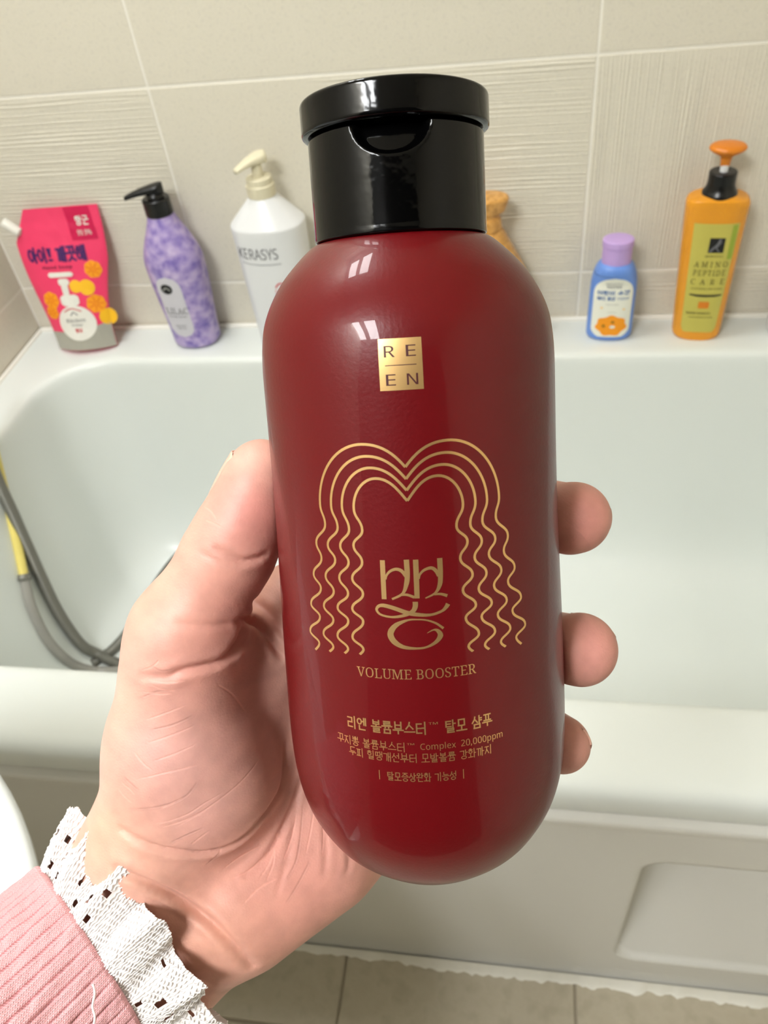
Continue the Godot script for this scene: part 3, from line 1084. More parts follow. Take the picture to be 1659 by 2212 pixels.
func blue_bottle() -> void:
	var b := Basis(Vector3.UP, deg_to_rad(-3.0))
	var t := thing("lotion_bottle", "small blue flat bottle with a lilac flip cap and a white arched label", "bottle", Vector3(0.1365, LEDGE, 0.05), b, "toiletries along the bathtub ledge")
	var rings := []
	for p in round_poly([Vector3(0.012, 0.0, 0), Vector3(0.0335, 0.0, 0.009), Vector3(0.0325, 0.096, 0.02), Vector3(0.026, 0.116, 0.012), Vector3(0.017, 0.121, 0.002), Vector3(0.016, 0.124, 0)], 7):
		rings.append([p.y, p.x, p.x * lerpf(0.6, 0.92, smoothstep(0.09, 0.121, p.y)), 2.4, 0.0, 0.0])
	part("bottle_body", loft(rings), M.blue, t)
	part("cap", lathe(round_poly([Vector3(0, 0.119, 0), Vector3(0.0205, 0.119, 0.001), Vector3(0.0205, 0.143, 0.001), Vector3(0.0, 0.143, 0)]), 48, 1.0, 0.85), M.cap_lilac, t)
	part("flip_lid", lathe(round_poly([Vector3(0, 0.1435, 0), Vector3(0.0215, 0.1435, 0.001), Vector3(0.0215, 0.1535, 0.0025), Vector3(0.0, 0.155, 0)]), 48, 1.0, 0.85), M.cap_lilac, t)
	part("lid_tab", lathe(round_poly([Vector3(0, 0.1405, 0), Vector3(0.005, 0.1405, 0.001), Vector3(0.006, 0.1435, 0.0005), Vector3(0.0, 0.1435, 0)]), 20).duplicate() as ArrayMesh, M.cap_lilac, t).position = Vector3(0.001, 0.0, 0.0135)
	var map := front_of(rings, 0.0004)
	var map2 := front_of(rings, 0.0008)
	var map3 := front_of(rings, 0.0012)
	part("label", patch(map, func(s: float, v: float) -> Vector2:
		var y := lerpf(0.008, 0.104, v)
		var half := 0.0272
		if v > 0.7:
			half *= sqrt(maxf(0.0, 1.0 - pow((v - 0.7) / 0.3, 2.4)))
		elif v < 0.14:
			half *= sqrt(maxf(0.0, 1.0 - pow((0.14 - v) / 0.14, 2.0) * 0.62))
		return Vector2((s * 2.0 - 1.0) * half, y), 20, 40), M.label_white, t)
	var k := Ink.new()
	letters(k, map2, "DERMATOLOGICALLY", 0.0, 0.0945, 0.023, 0.003)
	letters(k, map2, "TESTED", 0.0, 0.0895, 0.021, 0.0035, "Droid Sans", 700)
	part("label_print", ink_mesh(k), M.ink_grey, t)
	k = Ink.new()
	korean(k, map2, "x.eo r.i.n x.i/s.u g.eo.n", -0.0225, 0.0775, 0.045, 0.006, 0.0012)
	korean(k, map2, "b.a d.i/r.o s.eo.n/=150ml", -0.022, 0.069, 0.044, 0.005, 0.001)
	part("blue_print", ink_mesh(k), M.ink_blue, t)
	k = Ink.new()
	letters(k, map2, "PURE & MILD", 0.0, 0.062, 0.018, 0.002)
	letters(k, map2, "LOTION", 0.0, 0.0495, 0.012, 0.0015)
	part("label_print", ink_mesh(k), M.ink_pale, t)
	# a plain orange flower with leaf marks
	part("flower", patch(map2, blob(0.001, 0.027, 0.0215, 0.0165, 7, 0.07), 56, 4), M.fruit, t)
	for q in [Vector2(-0.0095, 0.027), Vector2(0.003, 0.0335)]:
		k = Ink.new()
		for a in 5:
			var dir := Vector2.from_angle(TAU * a / 5.0 + 0.3)
			ribbon(k, map3, PackedVector2Array([q, q + dir * 0.0018, q + dir * 0.0036]), PackedFloat32Array([0.0016, 0.001, 0.0003]))
		part("leaf_mark", ink_mesh(k), M.leaf, t)
	part("flower_mark", patch(map3, blob(0.003, 0.0255, 0.004, 0.0025), 14, 2), M.label_white, t)
	for q in [Vector2(-0.0145, 0.0565), Vector2(0.0165, 0.054)]:
		k = Ink.new()
		for a in 5:
			ribbon(k, map3, PackedVector2Array([q, q + Vector2.from_angle(TAU * a / 5.0) * 0.001, q + Vector2.from_angle(TAU * a / 5.0) * 0.002]), PackedFloat32Array([0.001, 0.0008, 0.0002]))
		part("star_mark", ink_mesh(k), M.fruit_yellow, t)

func orange_bottle() -> void:
	var b := Basis(Vector3.UP, deg_to_rad(-6.0))
	var t := thing("pump_bottle", "tall orange pump bottle with a yellow-green label and a black collar", "bottle", Vector3(0.263, LEDGE, 0.046), b, "toiletries along the bathtub ledge")
	var rings := []
	for p in round_poly([Vector3(0.012, 0.0, 0), Vector3(0.0335, 0.0, 0.008), Vector3(0.0405, 0.204, 0.007), Vector3(0.018, 0.2105, 0.002), Vector3(0.017, 0.212, 0)], 7):
		rings.append([p.y, p.x, minf(p.x, 0.0245), 2.9, lerpf(0.0, -0.004, p.y / 0.2), 0.0])
	part("bottle_body", loft(rings), M.orange, t)
	var collar := part("pump_collar", lathe(round_poly([Vector3(0, 0.206, 0), Vector3(0.0225, 0.207, 0.002), Vector3(0.0225, 0.211, 0.002), Vector3(0.0175, 0.219, 0.006), Vector3(0.0175, 0.238, 0.0025), Vector3(0.009, 0.2385, 0.001), Vector3(0.0, 0.236, 0)]), 44), M.pump_black, t)
	collar.position.x = -0.004
	part("pump_stem", lathe(round_poly([Vector3(0.0052, 0.234, 0), Vector3(0.0052, 0.246, 0), Vector3(0.0, 0.2465, 0)]), 20), M.white_plastic, t).position.x = -0.004
	var head := lathe(round_poly([Vector3(0.0, 0.244, 0), Vector3(0.0058, 0.244, 0.0005), Vector3(0.007, 0.2555, 0.004), Vector3(0.02, 0.2625, 0.006), Vector3(0.0235, 0.2665, 0.002), Vector3(0.02, 0.271, 0.006), Vector3(0.0, 0.273, 0)], 6), 44, 1.0, 0.8)
	var h := part("pump_head", head, M.orange_pump, t)
	h.position = Vector3(-0.004, 0.0005, 0.0)
	var map := front_of(rings, 0.0004)
	var map2 := front_of(rings, 0.0008)
	part("label", patch(map, func(s: float, v: float) -> Vector2:
		var y := lerpf(0.014, 0.178, v)
		var w := lerpf(0.0235, 0.0285, v)
		var c := lerpf(0.0, -0.002, v)
		if v < 0.06:
			w *= sqrt(1.0 - pow((0.06 - v) / 0.06, 2.0) * 0.3)
		return Vector2(c + (s * 2.0 - 1.0) * w, y), 16, 30), M.lime, t)
	part("label_stripe", patch(map2, func(s: float, v: float) -> Vector2: return Vector2(lerpf(0.0185, 0.0245, s), lerpf(0.128, 0.176, v)), 4, 10), M.lime_shade, t)
	var k := Ink.new()
	ribbon(k, map2, PackedVector2Array([Vector2(0.0025, 0.1375), Vector2(0.0025, 0.148), Vector2(0.0025, 0.1585)]), 0.0195)
	part("emblem", ink_mesh(k), M.ink_black, t)
	k = Ink.new()
	ribbon(k, map2, PackedVector2Array([Vector2(-0.0205, 0.0745), Vector2(-0.01, 0.0733), Vector2(0.002, 0.073), Vector2(0.0135, 0.0733), Vector2(0.022, 0.0742)]), PackedFloat32Array([0.0022, 0.0032, 0.0034, 0.0032, 0.0022]))
	part("label_bar", ink_mesh(k), M.ink_black, t)
	k = Ink.new()
	var map3 := front_of(rings, 0.0012)
	ribbon(k, map3, catmull([Vector2(0.0065, 0.1575), Vector2(0.0035, 0.15), Vector2(-0.0025, 0.1425), Vector2(-0.005, 0.139)], 5), 0.0032)
	ribbon(k, map3, catmull([Vector2(0.008, 0.1535), Vector2(0.004, 0.147), Vector2(0.003, 0.144), Vector2(0.007, 0.1395)], 5), 0.0016)
	part("emblem_print", ink_mesh(k), M.ink_grey, t)
	k = Ink.new()
	letters(k, map2, "KERASYS", 0.002, 0.1325, 0.022, 0.0032)
	letters(k, map2, "AMINO", 0.0, 0.1205, 0.043, 0.0085, "Droid Serif", 400, 18)
	letters(k, map2, "PEPTIDE", 0.0, 0.108, 0.042, 0.0085, "Droid Serif", 400, 8)
	letters(k, map2, "CARE", 0.0, 0.0945, 0.043, 0.0085, "Droid Serif", 400, 40)
	letters(k, map2, "PROFESSIONAL CARE SYSTEM", 0.0, 0.084, 0.04, 0.0025)
	letters(k, map2, "REPAIR SHAMPOO", -0.004, 0.0455, 0.032, 0.0032, "Droid Sans", 700)
	letters(k, map2, "FOR DAMAGED HAIR", 0.0, 0.039, 0.032, 0.0024)
	part("label_print", ink_mesh(k), M.ink_olive, t)
	part("label_square", patch(map2, round_rect(0.001, 0.0585, 0.0145, 0.0105, 0.0005), 4, 4), M.orange_pump, t)

func edge_container() -> void:
	var t := thing("container", "pale white container cut off by the right edge of the view, on the ledge", "container", Vector3(0.401, LEDGE, 0.046), Basis.IDENTITY, "toiletries along the bathtub ledge")
	part("container_body", lathe(round_poly([Vector3(0, 0, 0), Vector3(0.038, 0.0, 0.006), Vector3(0.04, 0.05, 0.004), Vector3(0.0, 0.05, 0)]), 48), M.white_plastic, t)
	part("lid", lathe(round_poly([Vector3(0, 0.0505, 0), Vector3(0.041, 0.0505, 0.001), Vector3(0.041, 0.064, 0.003), Vector3(0.0, 0.065, 0)]), 48), M.white_plastic, t)

# ------------------------------------------------------------------ the bottle in the hand
const B_X := Vector3(0.98992, -0.0334, -0.13764)
const B_Y := Vector3(-0.0408, 0.86336, -0.50293)
const B_Z := Vector3(0.13563, 0.50348, 0.8533)
const B_MID := Vector3(-0.02153, 1.07645, 0.99771)
var b_prof := PackedVector2Array()     # (height in mm from the middle, radius in mm)

func make_bottle_profile() -> void:
	var pts := [Vector2(-86.3, 0.0), Vector2(-86.2, 4.0), Vector2(-85.6, 8.2), Vector2(-83.7, 13.2), Vector2(-81.2, 17.6), Vector2(-78.0, 21.4), Vector2(-74.6, 24.8), Vector2(-70.6, 27.4), Vector2(-66.2, 29.5), Vector2(-61.4, 30.9), Vector2(-56.0, 31.75), Vector2(-50.0, 32.1), Vector2(-42.0, 32.15), Vector2(-31.0, 31.95), Vector2(-20.0, 31.65), Vector2(0.0, 31.0), Vector2(15.0, 30.75), Vector2(28.0, 30.68), Vector2(35.0, 30.6), Vector2(40.0, 30.2), Vector2(44.0, 29.4), Vector2(48.2, 27.6), Vector2(52.3, 24.95), Vector2(56.0, 21.5), Vector2(58.5, 18.6), Vector2(59.3, 16.8), Vector2(59.6, 15.0)]
	b_prof = catmull(pts, 5)

func b_radius(s: float) -> float:
	# s in mm
	var lo := 0
	var hi := b_prof.size() - 1
	if s <= b_prof[0].x or s >= b_prof[hi].x:
		return 0.0
	while hi - lo > 1:
		var m := (lo + hi) / 2
		if b_prof[m].x <= s:
			lo = m
		else:
			hi = m
	var t := (s - b_prof[lo].x) / maxf(b_prof[hi].x - b_prof[lo].x, 1e-5)
	return lerpf(b_prof[lo].y, b_prof[hi].y, t)

func held_bottle() -> void:
	make_bottle_profile()
	var turn := deg_to_rad(-2.5)
	var basis_ := Basis(B_X, B_Y, B_Z).orthonormalized() * Basis(Vector3.UP, turn)
	var t := thing("shampoo_bottle", "glossy dark red bottle with gold print and a black flip cap, held in the hand", "bottle", B_MID - B_Y * 0.0863, basis_)
	var body := PackedVector2Array()
	for p in b_prof:
		body.append(Vector2(p.y, p.x + 86.3) * 0.001)
	part("bottle_body", lathe(body, 160), M.red, t)
	# cap: skirt with its thumb notch, and the flat lid over it
	var rows := []
	for q in [[15.2, 59.4], [17.2, 59.4], [17.5, 59.55], [17.55, 59.8], [17.55, 60.3]]:
		rows.append([q[0], q[1]])
	for i in 60:
		rows.append([17.5, 60.8 + 17.2 * i / 59.0])
	for q in [[17.5, 78.15], [17.4, 78.3], [17.0, 78.4], [13.5, 78.4]]:
		rows.append([q[0], q[1]])
	var out := []
	for q in rows:
		var row := PackedVector3Array()
		for i in 220:
			var th := TAU * i / 220.0
			if th > PI:
				th -= TAU
			var e := pow(absf(th) / 0.43, 2.2) + pow(maxf(0.0, 79.0 - q[1]) / 6.4, 2.2)
			var cut := smoothstep(1.0, 0.72, e) * (0.8 + 2.0 * clampf((q[1] - 72.0) / 6.5, 0.0, 1.0))
			var r: float = (q[0] - cut) * 0.001
			row.append(Vector3(sin(th) * r, (q[1] + 86.3) * 0.001, cos(th) * r))
		out.append(row)
	part("cap", grid(out, true, true), M.black, t)
	part("flip_lid", lathe(round_poly([Vector3(0.0, 0.16515, 0), Vector3(0.0178, 0.16515, 0.0003), Vector3(0.01865, 0.1656, 0.0005), Vector3(0.01865, 0.1714, 0.0007), Vector3(0.0176, 0.17185, 0.0012), Vector3(0.0, 0.1722, 0)], 7), 160), M.black, t)
	# print
	var map_off := func(off: float) -> Callable:
		return func(x: float, y: float) -> Array:
			var th := x / 31.0
			var r := b_radius(y)
			var slope := (b_radius(y + 0.5) - b_radius(y - 0.5))
			var n := Vector3(sin(th), -slope, cos(th)).normalized()
			return [Vector3(sin(th) * r, y + 86.3, cos(th) * r) * 0.001 + n * off, n]
	var map: Callable = map_off.call(0.00004)
	var map2: Callable = map_off.call(0.00008)
	part("gold_emblem", patch(map, func(s: float, v: float) -> Vector2: return Vector2(lerpf(-3.72, 4.08, s), lerpf(31.65, 40.6, v)), 16, 16), M.gold, t, "square gold emblem")
	var k := Ink.new()
	letters(k, map2, "R", -1.75, 38.4, 1.95, 1.95)
	letters(k, map2, "E", 2.1, 38.4, 1.75, 1.95)
	letters(k, map2, "E", -1.7, 33.5, 1.75, 1.95)
	letters(k, map2, "N", 2.15, 33.5, 2.0, 1.95)
	ribbon(k, map2, PackedVector2Array([Vector2(-2.6, 36.0), Vector2(0.2, 36.0), Vector2(3.0, 36.0)]), 0.14)
	part("emblem_letters", ink_mesh(k), M.wine, t)
	var hair := [
		[Vector2(0.00, 17.89), Vector2(7.89, 22.25), Vector2(17.98, 10.52), Vector2(17.06, 6.78), Vector2(19.75, 2.65), Vector2(18.61, -0.18), Vector2(21.13, -3.93), Vector2(19.28, -6.42), Vector2(22.47, -10.37), Vector2(20.03, -12.50), Vector2(23.28, -16.31), Vector2(20.68, -18.25), Vector2(21.96, -20.05)],
		[Vector2(0.00, 15.70), Vector2(7.21, 20.05), Vector2(15.29, 10.45), Vector2(14.11, 6.46), Vector2(16.77, 2.61), Vector2(15.19, -0.15), Vector2(17.84, -3.81), Vector2(16.00, -6.53), Vector2(18.77, -10.05), Vector2(16.52, -12.48), Vector2(19.32, -15.92), Vector2(16.94, -18.19), Vector2(17.98, -19.45)],
		[Vector2(0.00, 13.58), Vector2(6.63, 17.91), Vector2(12.84, 10.40), Vector2(11.61, 6.21), Vector2(13.82, 2.71), Vector2(12.18, -0.27), Vector2(14.50, -3.67), Vector2(12.71, -6.54), Vector2(15.32, -9.79), Vector2(13.02, -12.16), Vector2(15.74, -15.65), Vector2(13.44, -18.00), Vector2(14.28, -19.08)],
		[Vector2(0.00, 11.64), Vector2(5.67, 15.94), Vector2(10.34, 10.22), Vector2(8.89, 6.15), Vector2(10.90, 3.05), Vector2(9.32, -0.06), Vector2(11.61, -3.48), Vector2(9.53, -6.33), Vector2(11.98, -9.56), Vector2(9.82, -11.90), Vector2(12.30, -15.39), Vector2(10.10, -17.66), Vector2(10.92, -18.80)]]
	for side in [-1.0, 1.0]:
		for line in hair:
			var pts := PackedVector2Array()
			var a: Vector2 = line[0]
			var b: Vector2 = line[1]
			for i in 16:
				var u := i / 16.0
				pts.append(a.bezier_interpolate(a + Vector2(1.6, 2.0) * (b.x / 7.0), b - Vector2(b.x * 0.5, 0), b, u))
			var c: Vector2 = line[2]
			for i in 20:
				var u := i / 20.0
				pts.append(b.bezier_interpolate(b + Vector2((c.x - b.x) * 0.56, 0), c + Vector2(0, (b.y - c.y) * 0.5), c, u))
			for j in range(2, line.size() - 1):
				var p: Vector2 = line[j]
				var q: Vector2 = line[j + 1]
				var last: bool = j == line.size() - 2
				for i in 10:
					var u := i / 10.0
					pts.append(p.bezier_interpolate(p + Vector2(0, (q.y - p.y) * 0.46), q - Vector2(0, (q.y - p.y) * (0.1 if last else 0.46)), q, u))
			pts.append(line[line.size() - 1])
			for i in pts.size():
				pts[i].x *= side
			k = Ink.new()
			ribbon(k, map, pts, 0.5)
			part("gold_wave_line", ink_mesh(k), M.gold, t)
	# the large brush-drawn syllable
	k = Ink.new()
	var X := 1.35
	var stroke := func(pts: Array, w: Array) -> void:
		var sh := []
		for p in pts:
			sh.append(p + Vector2(X, 0))
		var c := catmull(sh, 8)
		var ws := PackedFloat32Array()
		for i in c.size():
			var f := float(i) / 8.0
			var j := mini(int(f), w.size() - 2)
			ws.append(lerpf(w[j], w[j + 1], clampf(f - j, 0.0, 1.0)))
		ribbon(k, map, c, ws)
	stroke.call([Vector2(-6.65, 0.43), Vector2(-6.69, -3.4), Vector2(-6.72, -7.2)], [0.95, 0.95, 0.92])
	stroke.call([Vector2(-2.12, 0.5), Vector2(-2.1, -2.16), Vector2(-2.3, -3.98), Vector2(-3.14, -6.05), Vector2(-5.21, -7.16)], [1.0, 1.0, 0.92, 0.5, 0.4])
	stroke.call([Vector2(-6.23, -3.3), Vector2(-6.0, -2.5), Vector2(-5.27, -1.69), Vector2(-4.18, -1.3), Vector2(-3.14, -1.65), Vector2(-2.4, -2.7)], [0.35, 0.42, 0.5, 0.58, 0.68, 0.6])
	stroke.call([Vector2(-3.63, -6.33), Vector2(-2.33, -6.33), Vector2(-1.0, -6.87)], [0.42, 0.5, 0.55])
	stroke.call([Vector2(-0.4, 0.43), Vector2(-0.45, -3.4), Vector2(-0.52, -7.1)], [1.0, 1.0, 0.95])
	stroke.call([Vector2(4.07, 0.42), Vector2(4.05, -2.42), Vector2(3.86, -4.6), Vector2(2.94, -6.23), Vector2(1.02, -7.14)], [1.0, 0.98, 0.85, 0.45, 0.25])
	stroke.call([Vector2(0.0, -3.3), Vector2(0.25, -2.45), Vector2(1.1, -1.65), Vector2(2.36, -1.33), Vector2(3.2, -1.9), Vector2(3.7, -3.0)], [0.35, 0.42, 0.5, 0.62, 0.7, 0.6])
	stroke.call([Vector2(2.7, -6.53), Vector2(3.86, -6.53), Vector2(5.14, -7.0)], [0.35, 0.48, 0.62])
	stroke.call([Vector2(-0.88, -7.75), Vector2(-0.98, -8.83), Vector2(-1.65, -9.75), Vector2(-3.36, -10.45), Vector2(-5.52, -10.71), Vector2(-7.55, -10.28), Vector2(-8.31, -9.38), Vector2(-7.83, -8.6), Vector2(-6.72, -8.47), Vector2(-4.72, -9.02), Vector2(-2.4, -9.9), Vector2(-0.08, -10.36), Vector2(2.02, -10.45), Vector2(3.93, -9.91), Vector2(4.8, -9.2), Vector2(5.2, -8.6)], [1.0, 0.95, 0.8, 0.6, 0.42, 0.42, 0.5, 0.62, 0.75, 0.8, 0.85, 0.7, 0.5, 0.5, 0.75, 0.9])
	stroke.call([Vector2(4.1, -13.36), Vector2(2.76, -12.23), Vector2(1.03, -11.48), Vector2(-0.71, -11.26), Vector2(-2.47, -11.33), Vector2(-4.53, -12.2), Vector2(-5.66, -13.42), Vector2(-5.84, -14.56), Vector2(-5.07, -15.81), Vector2(-3.45, -16.74), Vector2(-1.0, -17.04), Vector2(0.89, -16.82), Vector2(2.58, -15.93), Vector2(3.45, -14.74), Vector2(3.03, -13.75), Vector2(2.22, -13.5), Vector2(1.02, -14.04)], [0.5, 0.42, 0.32, 0.28, 0.4, 0.85, 1.15, 1.2, 1.1, 0.75, 0.42, 0.42, 0.7, 1.05, 0.7, 0.3, 0.12])
	part("gold_syllable", ink_mesh(k), M.gold, t, "large gold brush-drawn Korean syllable")
	k = Ink.new()
	letters(k, map, "VOLUME BOOSTER", -0.2, -22.3, 23.1, 2.05, "Droid Serif", 400, 0)
	part("gold_lettering", ink_mesh(k), M.gold, t)
	k = Ink.new()
	korean(k, map, "r.i x.e.n/b.o.r r.yu.m b.u s.eu t.eo =TM/t.a.r m.o/s.ya.m p.u", -14.75, -34.9, 29.0, 2.55, 0.29)
	part("gold_lettering", ink_mesh(k), M.gold, t)
	k = Ink.new()
	korean(k, map, "gg.u j.i bb.o.x/b.o.r r.yu.m b.u s.eu t.eo =TM/=Complex/=20,000ppm", -17.45, -38.7, 34.0, 1.95, 0.16)
	korean(k, map, "d.u p.i/h.i.r dd.ae.x g.ae s.eo.n b.u t.eo/m.o b.a.r b.o.r r.yu.m/g.a.x h.wa gg.a j.i", -14.75, -41.0, 28.7, 1.9, 0.16)
	part("gold_lettering", ink_mesh(k), M.gold, t)
	k = Ink.new()
	korean(k, map, "t.a.r m.o j.eu.x s.a.x x.wa.n h.wa/g.i n.eu.x s.eo.x", -6.9, -45.2, 13.5, 1.85, 0.17)
	for x in [-8.4, 7.9]:
		ribbon(k, map, PackedVector2Array([Vector2(x, -45.3), Vector2(x, -44.2), Vector2(x, -43.2)]), 0.16)
	part("gold_lettering", ink_mesh(k), M.gold, t)

# ------------------------------------------------------------------ the hand, as a field of tapered bones
var q_a := PackedVector3Array()
var q_ba := PackedVector3Array()
var q_bb := PackedFloat32Array()
var q_r := PackedFloat32Array()
var q_dr := PackedFloat32Array()
var q_g := PackedInt32Array()
const K_IN := [0.009, 0.0045, 0.003, 0.003, 0.003, 0.003]
const K_OUT := [0.0, 0.007, 0.006, 0.006, 0.006, 0.006]

func bone(g: int, x0: float, y0: float, d0: float, r0: float, x1: float, y1: float, d1: float, r1: float) -> void:
	var a := at(x0, y0, d0)
	var b := at(x1, y1, d1)
	q_g.append(g)
	q_a.append(a)
	q_ba.append(b - a)
	q_bb.append(maxf((b - a).length_squared(), 1e-12))
	q_r.append(r0 * 0.001)
	q_dr.append((r1 - r0) * 0.001)

func bone3(g: int, a: Vector3, r0: float, b: Vector3, r1: float) -> void:
	q_g.append(g)
	q_a.append(a)
	q_ba.append(b - a)
	q_bb.append(maxf((b - a).length_squared(), 1e-12))
	q_r.append(r0 * 0.001)
	q_dr.append((r1 - r0) * 0.001)

func arm_axis() -> Vector3:
	# the forearm comes from the near lower left and runs away from the camera to the wrist
	return (cam_right * 0.654 - cam_down * 0.528 + cam_fwd * 0.545).normalized()

func smin(a: float, b: float, k: float) -> float:
	var h := maxf(k - absf(a - b), 0.0) / k
	return minf(a, b) - h * h * k * 0.25

func field(p: Vector3, which: PackedInt32Array) -> float:
	var d := 1e3
	var cur := -1
	var dg := 1e3
	for i in which:
		var pa := p - q_a[i]
		var h := clampf(pa.dot(q_ba[i]) / q_bb[i], 0.0, 1.0)
		var c := (pa - q_ba[i] * h).length() - (q_r[i] + q_dr[i] * h)
		var g := q_g[i]
		if g != cur:
			if cur >= 0:
				d = dg if cur == 0 else smin(d, dg, K_OUT[cur])
			cur = g
			dg = c
		else:
			dg = smin(dg, c, K_IN[g])
	if cur >= 0:
		d = dg if cur == 0 else smin(d, dg, K_OUT[cur])
	# the bottle presses the skin flat where they touch
	var q := p - B_MID
	var s := q.dot(B_Y)
	if s > -0.1 and s < 0.06:
		var rr := (q - B_Y * s).length()
		var e := (b_radius(s * 1000.0) * 0.001 - rr)
		if e > -0.004:
			d = -smin(-d, -e, 0.0012)
	return d

func near(p: Vector3, reach: float) -> PackedInt32Array:
	var out := PackedInt32Array()
	var ds := PackedFloat32Array()
	var best := 1e3
	for i in q_a.size():
		var pa := p - q_a[i]
		var h := clampf(pa.dot(q_ba[i]) / q_bb[i], 0.0, 1.0)
		var c := (pa - q_ba[i] * h).length() - (q_r[i] + q_dr[i] * h)
		ds.append(c)
		best = minf(best, c)
	for i in q_a.size():
		if ds[i] < best + reach:
			out.append(i)
	return out

func field_normal(p: Vector3, which: PackedInt32Array) -> Vector3:
	var e := 0.0004
	var k1 := Vector3(1, -1, -1)
	var k2 := Vector3(-1, -1, 1)
	var k3 := Vector3(-1, 1, -1)
	var k4 := Vector3(1, 1, 1)
	return (k1 * field(p + k1 * e, which) + k2 * field(p + k2 * e, which) + k3 * field(p + k3 * e, which) + k4 * field(p + k4 * e, which)).normalized()

func skin_at(px: float, py: float) -> Vector3:
	# where the line of sight through a pixel of the photograph meets the hand
	var dir := (at(px, py, 1.0) - CAM)
	var len_ := dir.length()
	var every := PackedInt32Array(range(q_a.size()))
	var t := 0.14
	for i in 60:
		var d := field(CAM + dir * t, every)
		if d < 0.00005:
			break
		t += d * 0.9 / len_
		if t > 0.3:
			break
	return CAM + dir * minf(t, 0.3)

func hand_bones() -> void:
	# forearm and wrist
	var e1 := arm_axis()
	for q in [[Vector3(266, 1890, 0.2118), 14.6], [Vector3(418, 2032, 0.216), 16.0]]:
		var w := at(q[0].x, q[0].y, q[0].z)
		bone3(0, w.lerp(at(340, 1962, 0.2135), 0.25) - e1 * 0.09, 15.5, w, q[1])
	bone(0, 265, 1890, 0.2115, 15.2, 330, 1830, 0.207, 15.5)
	# back of the hand: wrist to knuckles
	bone(0, 330, 1880, 0.213, 15, 640, 1330, 0.216, 11)
	bone(0, 390, 1930, 0.213, 15, 790, 1440, 0.227, 12)
	bone(0, 430, 1960, 0.213, 15, 870, 1570, 0.231, 12)
	bone(0, 460, 1962, 0.212, 14.5, 905, 1715, 0.2315, 12)
	# ball of the little finger
	bone(0, 530, 1945, 0.2095, 17, 690, 1845, 0.216, 15.5)
	# ball of the thumb
	bone(0, 335, 1800, 0.204, 16, 375, 1600, 0.2, 15)
	bone(0, 375, 1600, 0.2, 15, 402, 1420, 0.196, 14)
	bone(0, 430, 1640, 0.201, 17, 455, 1690, 0.202, 17)
	# web between thumb and first finger
	bone(0, 430, 1440, 0.204, 10.5, 600, 1370, 0.213, 9.5)
	# thumb
	bone(1, 395, 1440, 0.196, 13.5, 402, 1360, 0.192, 12.6)
	bone(1, 402, 1360, 0.192, 12.6, 497, 1190, 0.187, 10.2)
	bone(1, 497, 1190, 0.187, 10.2, 566, 1016, 0.1845, 7.2)
	bone(1, 528, 1130, 0.184, 9.2, 556, 1050, 0.183, 8.0)
	# first finger
	bone(2, 640, 1305, 0.216, 11.5, 875, 1130, 0.231, 9.5)
	bone(2, 875, 1130, 0.231, 9.5, 1125, 1095, 0.21, 8.5)
	bone(2, 1125, 1095, 0.21, 8.5, 1242, 1117, 0.1875, 7.9)
	bone(2, 1225, 1125, 0.186, 7.8, 1240, 1120, 0.186, 7.8)
	# second finger
	bone(3, 790, 1440, 0.227, 11.5, 985, 1370, 0.235, 9.6)
	bone(3, 985, 1370, 0.235, 9.6, 1170, 1385, 0.212, 8.6)
	bone(3, 1170, 1385, 0.212, 8.6, 1254, 1403, 0.1885, 8.2)
	bone(3, 1232, 1403, 0.1865, 7.8, 1252, 1403, 0.187, 8.0)
	# third finger
	bone(4, 870, 1570, 0.231, 11, 1030, 1520, 0.238, 9.0)
	bone(4, 1030, 1520, 0.238, 9.0, 1150, 1570, 0.216, 7.8)
	bone(4, 1150, 1570, 0.216, 7.8, 1213, 1608, 0.195, 7.1)
	# little finger, hidden behind the bottle
	bone(5, 905, 1715, 0.2315, 10, 1020, 1660, 0.238, 8.0)
	bone(5, 1020, 1660, 0.238, 8.0, 1090, 1690, 0.226, 7.0)
	bone(5, 1090, 1690, 0.226, 7.0, 1125, 1712, 0.212, 6.5)

const CELL := 0.00135

